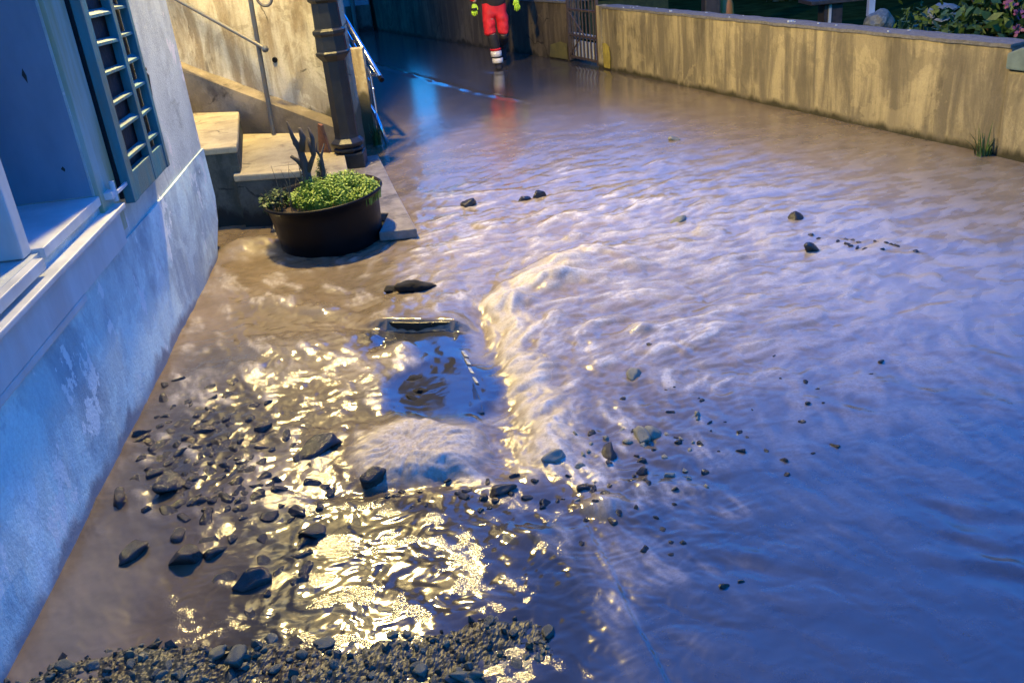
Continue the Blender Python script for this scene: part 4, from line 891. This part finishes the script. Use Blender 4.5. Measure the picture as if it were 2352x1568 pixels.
vs = np.stack([gxx, gyy, hz], -1).reshape(-1, 3); ii = (np.arange(GXn - 1)[:, None] * GYn + np.arange(GYn - 1)[None, :]).ravel()
gm = bpy.data.meshes.new('gravel'); gm.from_pydata(vs.tolist(), [], np.stack([ii, ii + GYn, ii + GYn + 1, ii + 1], 1).tolist()); gm.materials.append(M['gravel'])
for p in gm.polygons: p.use_smooth = True
def gravel_mesh():
    bm = bmesh.new(); bmesh.ops.create_icosphere(bm, subdivisions=1, radius=1); bv = np.array([v.co[:] for v in bm.verts]); bf = np.array([[v.index for v in f.verts] for f in bm.faces]); bm.free()
    V, Fc, Tn = [], [], []; n = 0; r = np.random.default_rng(5)
    while n < 1500:
        x = r.uniform(-1.62, .30); e = np.interp(x, bx_, by_); y = e - r.uniform(-.035, .62) + (r.random() < .12) * r.uniform(.0, .10); i = int(np.clip((x + 1.62) / 2.07 * (GXn - 1), 0, GXn - 1)); j = int(np.clip((y - 1.2) / 1.4 * (GYn - 1), 0, GYn - 1)); z = hz[i, j]
        if z < -.045: n += .2; continue
        R = .0028 * 6.5 ** (r.random() ** 2.6); sc = R * r.uniform(.6, 1.25, 3); q = r.normal(size=4); q /= np.linalg.norm(q); a, b, c, d = q
        rm = np.array([[1 - 2 * (c * c + d * d), 2 * (b * c - a * d), 2 * (b * d + a * c)], [2 * (b * c + a * d), 1 - 2 * (b * b + d * d), 2 * (c * d - a * b)], [2 * (b * d - a * c), 2 * (c * d + a * b), 1 - 2 * (b * b + c * c)]])
        v = (bv * (1 + .22 * r.normal(size=(len(bv), 1))) * sc) @ rm.T + [x, y, z + R * .12]
        Fc.append(bf + len(V) * len(bv)); V.append(v); Tn.append(np.full(len(bv), r.random() ** 2)); n += 1
    return np.concatenate(V), np.concatenate(Fc), np.concatenate(Tn)
gv, gf, gt_ = gravel_mesh(); nb_ = len(vs)
fq = [tuple(f) for f in np.stack([ii, ii + GYn, ii + GYn + 1, ii + 1], 1).tolist()] + [tuple(f) for f in (gf + nb_).tolist()]
gm = bpy.data.meshes.new('gravel'); gm.from_pydata(vs.tolist() + gv.tolist(), [], fq)
a = gm.attributes.new('tone', 'FLOAT', 'POINT'); a.data.foreach_set('value', np.concatenate([np.full(nb_, .15), gt_]).astype(np.float32))
t = NT('wet_gravel_bank'); n = t.noise(40, (1, 1, 1), 5)
c = t.mix(t.attr('tone'), (.018, .024, .017), (.11, .13, .092)); c = t.mix(t.ramp(n, .4, .7, 0, .6), c, (.018, .018, .014))
big = t.noise(2.2, (1, 1, 1), 3, loc=(4, 0, 0)); c = t.mix(t.ramp(big, .48, .62, 0, .8), c, (.028, .020, .014))
t.set('Base Color', c); t.set('Roughness', .45); t.set('Specular IOR Level', .5); t.bump(t.noise(90, (1, 1, 1), 4), .4, .005)
gm.materials.append(t.m)
go = bpy.data.objects.new('gravel', gm); COL.objects.link(go); tag(go, 'bank of wet grey green gravel along the bottom edge', 'gravel', kind='stuff')
def bz(x, y):
    i = int(np.clip((x + 1.62) / 2.07 * (GXn - 1), 0, GXn - 1)); j = int(np.clip((y - 1.2) / 1.4 * (GYn - 1), 0, GYn - 1)); return float(hz[i, j])
GRAV = [rock_mesh('stone', 40 + i, M['gravel'], .25, .75) for i in range(6)]
k = 0
while k < 170:
    x = rs_.uniform(-1.6, .12); e = np.interp(x, bx_, by_); y = e - rs_.uniform(-.02, .55) 
    r = .009 * (3.2) ** (rs_.random() ** 1.5)
    z = bz(x, y)
    if z < -.02: continue
    stone(GRAV, x, y, z + r * .1, r, 'grey green pebble lying in the wet gravel bank', 'pebbles of the gravel bank', rs_, 'pebble')['category'] = 'pebble'; k += 1
for (px, py, r, lab) in ((545, 1505, .045, 'largest pale grey stone of the gravel bank'), (500, 1490, .028, 'grey stone left of the largest stone in the gravel bank'), (690, 1490, .022, 'small pale rounded stone right of the largest gravel stone'), (585, 1470, .026, 'mottled green stone behind the largest gravel stone'), (530, 1560, .024, 'pale stone in front of the largest gravel stone'), (415, 1540, .022, 'white speckled stone at the left of the gravel bank'), (740, 1460, .030, 'yellowish flat stone on the crest of the gravel bank')):
    p = at(px, py, .03); stone(GRAV, p[0], p[1], bz(p[0], p[1]) + r * .3, r, lab, None, rs_, 'stone', 1.25)

# ------------------------------------------------------------------ person walking down the street
def skin(name, chains, m, parent, sub=2, root=0, fold=0.0):
    verts, edges, rad = [], [], []
    for ch in chains:
        prev = ch.get('from')
        for (p, r) in ch['pts']:
            verts.append(tuple(p)); rad.append(r if isinstance(r, tuple) else (r, r))
            if prev is not None: edges.append((prev, len(verts) - 1))
            prev = len(verts) - 1
    me = bpy.data.meshes.new(name); me.from_pydata(verts, edges, []); o = bpy.data.objects.new(name, me); COL.objects.link(o)
    md = o.modifiers.new('skin', 'SKIN'); md.use_smooth_shade = True
    for i, sv in enumerate(me.skin_vertices[0].data): sv.radius = rad[i]; sv.use_root = (i == root)
    sb_ = o.modifiers.new('sub', 'SUBSURF'); sb_.levels = sub; sb_.render_levels = sub
    dg = bpy.context.evaluated_depsgraph_get(); nm = bpy.data.meshes.new_from_object(o.evaluated_get(dg)); nm.name = name
    o.modifiers.clear(); o.data = nm; bpy.data.meshes.remove(me)
    nm.materials.clear(); nm.materials.append(m)
    for p in nm.polygons: p.use_smooth = True
    if fold:
        for v in nm.vertices:
            q = Vector((v.co.x * 7, v.co.y * 7, v.co.z * 13)); v.co += Vector((mnoise.noise(q), mnoise.noise(q + Vector((5, 2, 1))), .3 * mnoise.noise(q + Vector((1, 7, 3))))) * fold
    o.parent = parent; return o
M['skin_'] = simple('skin', (.50, .32, .24), .5, .1, 5, bump=0)
M['red'] = simple('red_work_cloth', (.75, .018, .03), .7, .25, 16, bump=.2)
M['dark_cloth'] = simple('black_work_cloth', (.022, .020, .024), .8, .3, 16, bump=.2)
M['reflect'] = simple('pale_reflective_band', (.78, .74, .70), .35, .15, 30, bump=.1)
M['hivis'] = simple('hi_vis_yellow', (.55, .85, .04), .6, .15, 20, bump=.1)
per = thing('person', 'person in red work trousers with pale reflective shin bands and yellow gloves walking', 'person', (.20, 13.45, 0), R_(0))
body = [dict(pts=[((.02, .02, .93), (.11, .075)), ((.02, .02, 1.10), (.11, .075)), ((.02, .01, 1.32), (.14, .085)), ((.02, .01, 1.46), (.10, .07)), ((.02, -.01, 1.56), (.055, .055)), ((.02, -.03, 1.66), (.075, .09)), ((.02, -.03, 1.77), (.07, .085))]),
        dict(**{'from': 3}, pts=[((-.17, .01, 1.43), .06), ((-.235, .05, 1.15), .045), ((-.25, -.02, .92), .034)]),
        dict(**{'from': 3}, pts=[((.21, .01, 1.43), .06), ((.30, .06, 1.15), .045), ((.335, -.01, .92), .034)]),
        dict(**{'from': 0}, pts=[((-.07, .0, .86), .088), ((-.045, -.05, .48), .055), ((-.01, -.02, .12), .04)]),
        dict(**{'from': 0}, pts=[((.11, .02, .86), .088), ((.125, -.02, .48), .055), ((.10, .36, .30), .04)])]
skin('body', body, M['skin_'], per)
skin('trousers', [dict(pts=[((.02, .02, 1.02), (.160, .115)), ((.02, .02, .84), (.158, .118))]), dict(**{'from': 1}, pts=[((-.075, .0, .76), .098), ((-.065, -.04, .52), .092), ((-.05, -.045, .47), .088)]), dict(**{'from': 1}, pts=[((.115, .02, .76), .098), ((.125, -.02, .52), .085), ((.125, -.015, .46), .080)])], M['red'], per, sub=3, fold=.016)
skin('shin_panel', [dict(pts=[((-.05, -.045, .50), .083), ((-.03, -.04, .34), .078), ((-.012, -.03, .245), .072)])], M['dark_cloth'], per)
skin('shin_panel', [dict(pts=[((.125, -.012, .48), .075), ((.115, .16, .38), .07), ((.105, .30, .31), .065)])], M['dark_cloth'], per)
for (za, zb, r, dx) in ((.255, .175, .078, 0), (.155, .085, .077, .012)):
    m_ = MB(); prof = [(r * .8, zb), (r, zb + .004), (r * 1.03, (za + zb) / 2), (r * 1.0, za - .004), (r * .8, za)]
    m_.lathe(prof, 18, (-.012 + dx, -.028)); m_.build('reflective_band', M['reflect'], per, smooth=True)
m_ = MB(); m_.lathe([(.070, .26), (.0795, .262), (.0795, .285), (.070, .29)], 18, (-.015, -.030)); m_.build('trouser_hem', M['red'], per, smooth=True)
m_ = MB(); m_.lathe([(.06, .14), (.068, .145), (.068, .18), (.06, .185)], 18, (.0, -.026)); m_.build('trouser_hem', M['dark_cloth'], per, smooth=True)
skin('boot', [dict(pts=[((0, -.01, .12), .058), ((0, -.01, .05), (.055, .058)), ((.005, -.10, .032), (.052, .038)), ((.008, -.19, .024), (.046, .028))])], M['dark_cloth'], per)
skin('boot', [dict(pts=[((.10, .36, .30), .052), ((.10, .42, .22), .055), ((.10, .36, .13), (.05, .042)), ((.10, .30, .07), (.045, .03))])], M['dark_cloth'], per)
skin('jacket', [dict(pts=[((.02, .02, .80), (.178, .135)), ((.02, .02, .93), (.182, .138)), ((.02, .02, 1.10), (.182, .135)), ((.02, .01, 1.34), (.21, .13)), ((.02, .01, 1.50), (.10, .085))])], M['dark_cloth'], per, sub=3, fold=.012)
for sg, pts_ in ((-1, [((-.17, .01, 1.42), .075), ((-.245, .05, 1.15), .062), ((-.265, -.02, .93), .052)]), (1, [((.21, .01, 1.42), .075), ((.31, .06, 1.15), .062), ((.345, -.01, .95), .052)])):
    skin('sleeve', [dict(pts=pts_)], M['red'] if sg < 0 else M['dark_cloth'], per)
for sg, wx, wy, wz_ in ((-1, -.262, -.02, .915), (1, .345, -.012, .925)):
    ch = [dict(pts=[((wx, wy, wz_), (.036, .03)), ((wx - .004 * sg, wy - .008, wz_ - .055), (.042, .022)), ((wx - .006 * sg, wy - .012, wz_ - .085), (.042, .018))])]
    for f in range(4):
        fx = wx + (-.033 + .022 * f); L = (.062, .075, .07, .055)[f]
        ch.append(dict(**{'from': 2}, pts=[((fx, wy - .014, wz_ - .095), .0115), ((fx, wy - .022, wz_ - .095 - L * .5), .0105), ((fx - .004 * sg, wy - .002, wz_ - .095 - L), .009)]))
    ch.append(dict(**{'from': 1}, pts=[((wx - sg * .045, wy - .02, wz_ - .055), .012), ((wx - sg * .052, wy - .03, wz_ - .09), .010)]))
    gl_ = skin('glove', ch, M['hivis'], per)
    m_ = MB(); m_.lathe([(.03, wz_ - .060), (.049, wz_ - .058), (.049, wz_ - .090), (.03, wz_ - .092)], 14, (wx, wy - .010)); m_.build('palm_patch', M['dark_cloth'], gl_, smooth=True) if sg < 0 else None
m_ = MB(); m_.lathe([(.095, 1.72), (.125, 1.725), (.118, 1.78), (.09, 1.85), (.03, 1.875)], 20, (.02, -.03)); m_.build('helmet', M['red'], per, smooth=True)
m_ = MB(); m_.add([(.005, -.115, 1.665), (.035, -.115, 1.665), (.02, -.14, 1.66), (.02, -.112, 1.71)], [(0, 2, 3), (2, 1, 3), (0, 1, 2)]); m_.build('nose', M['skin_'], per)
for ex_ in (-.012, .052):
    m_ = MB(); m_.ball((ex_, -.106, 1.705), .010, 8, 5); m_.build('eye', M['dark_cloth'], per)
m_ = MB(); m_.tube([(-.005, -.108, 1.635), (.02, -.113, 1.632), (.045, -.108, 1.635)], .006, 6); m_.build('mouth', simple('lip', (.35, .13, .11), .5, .1, 5, bump=0), per)
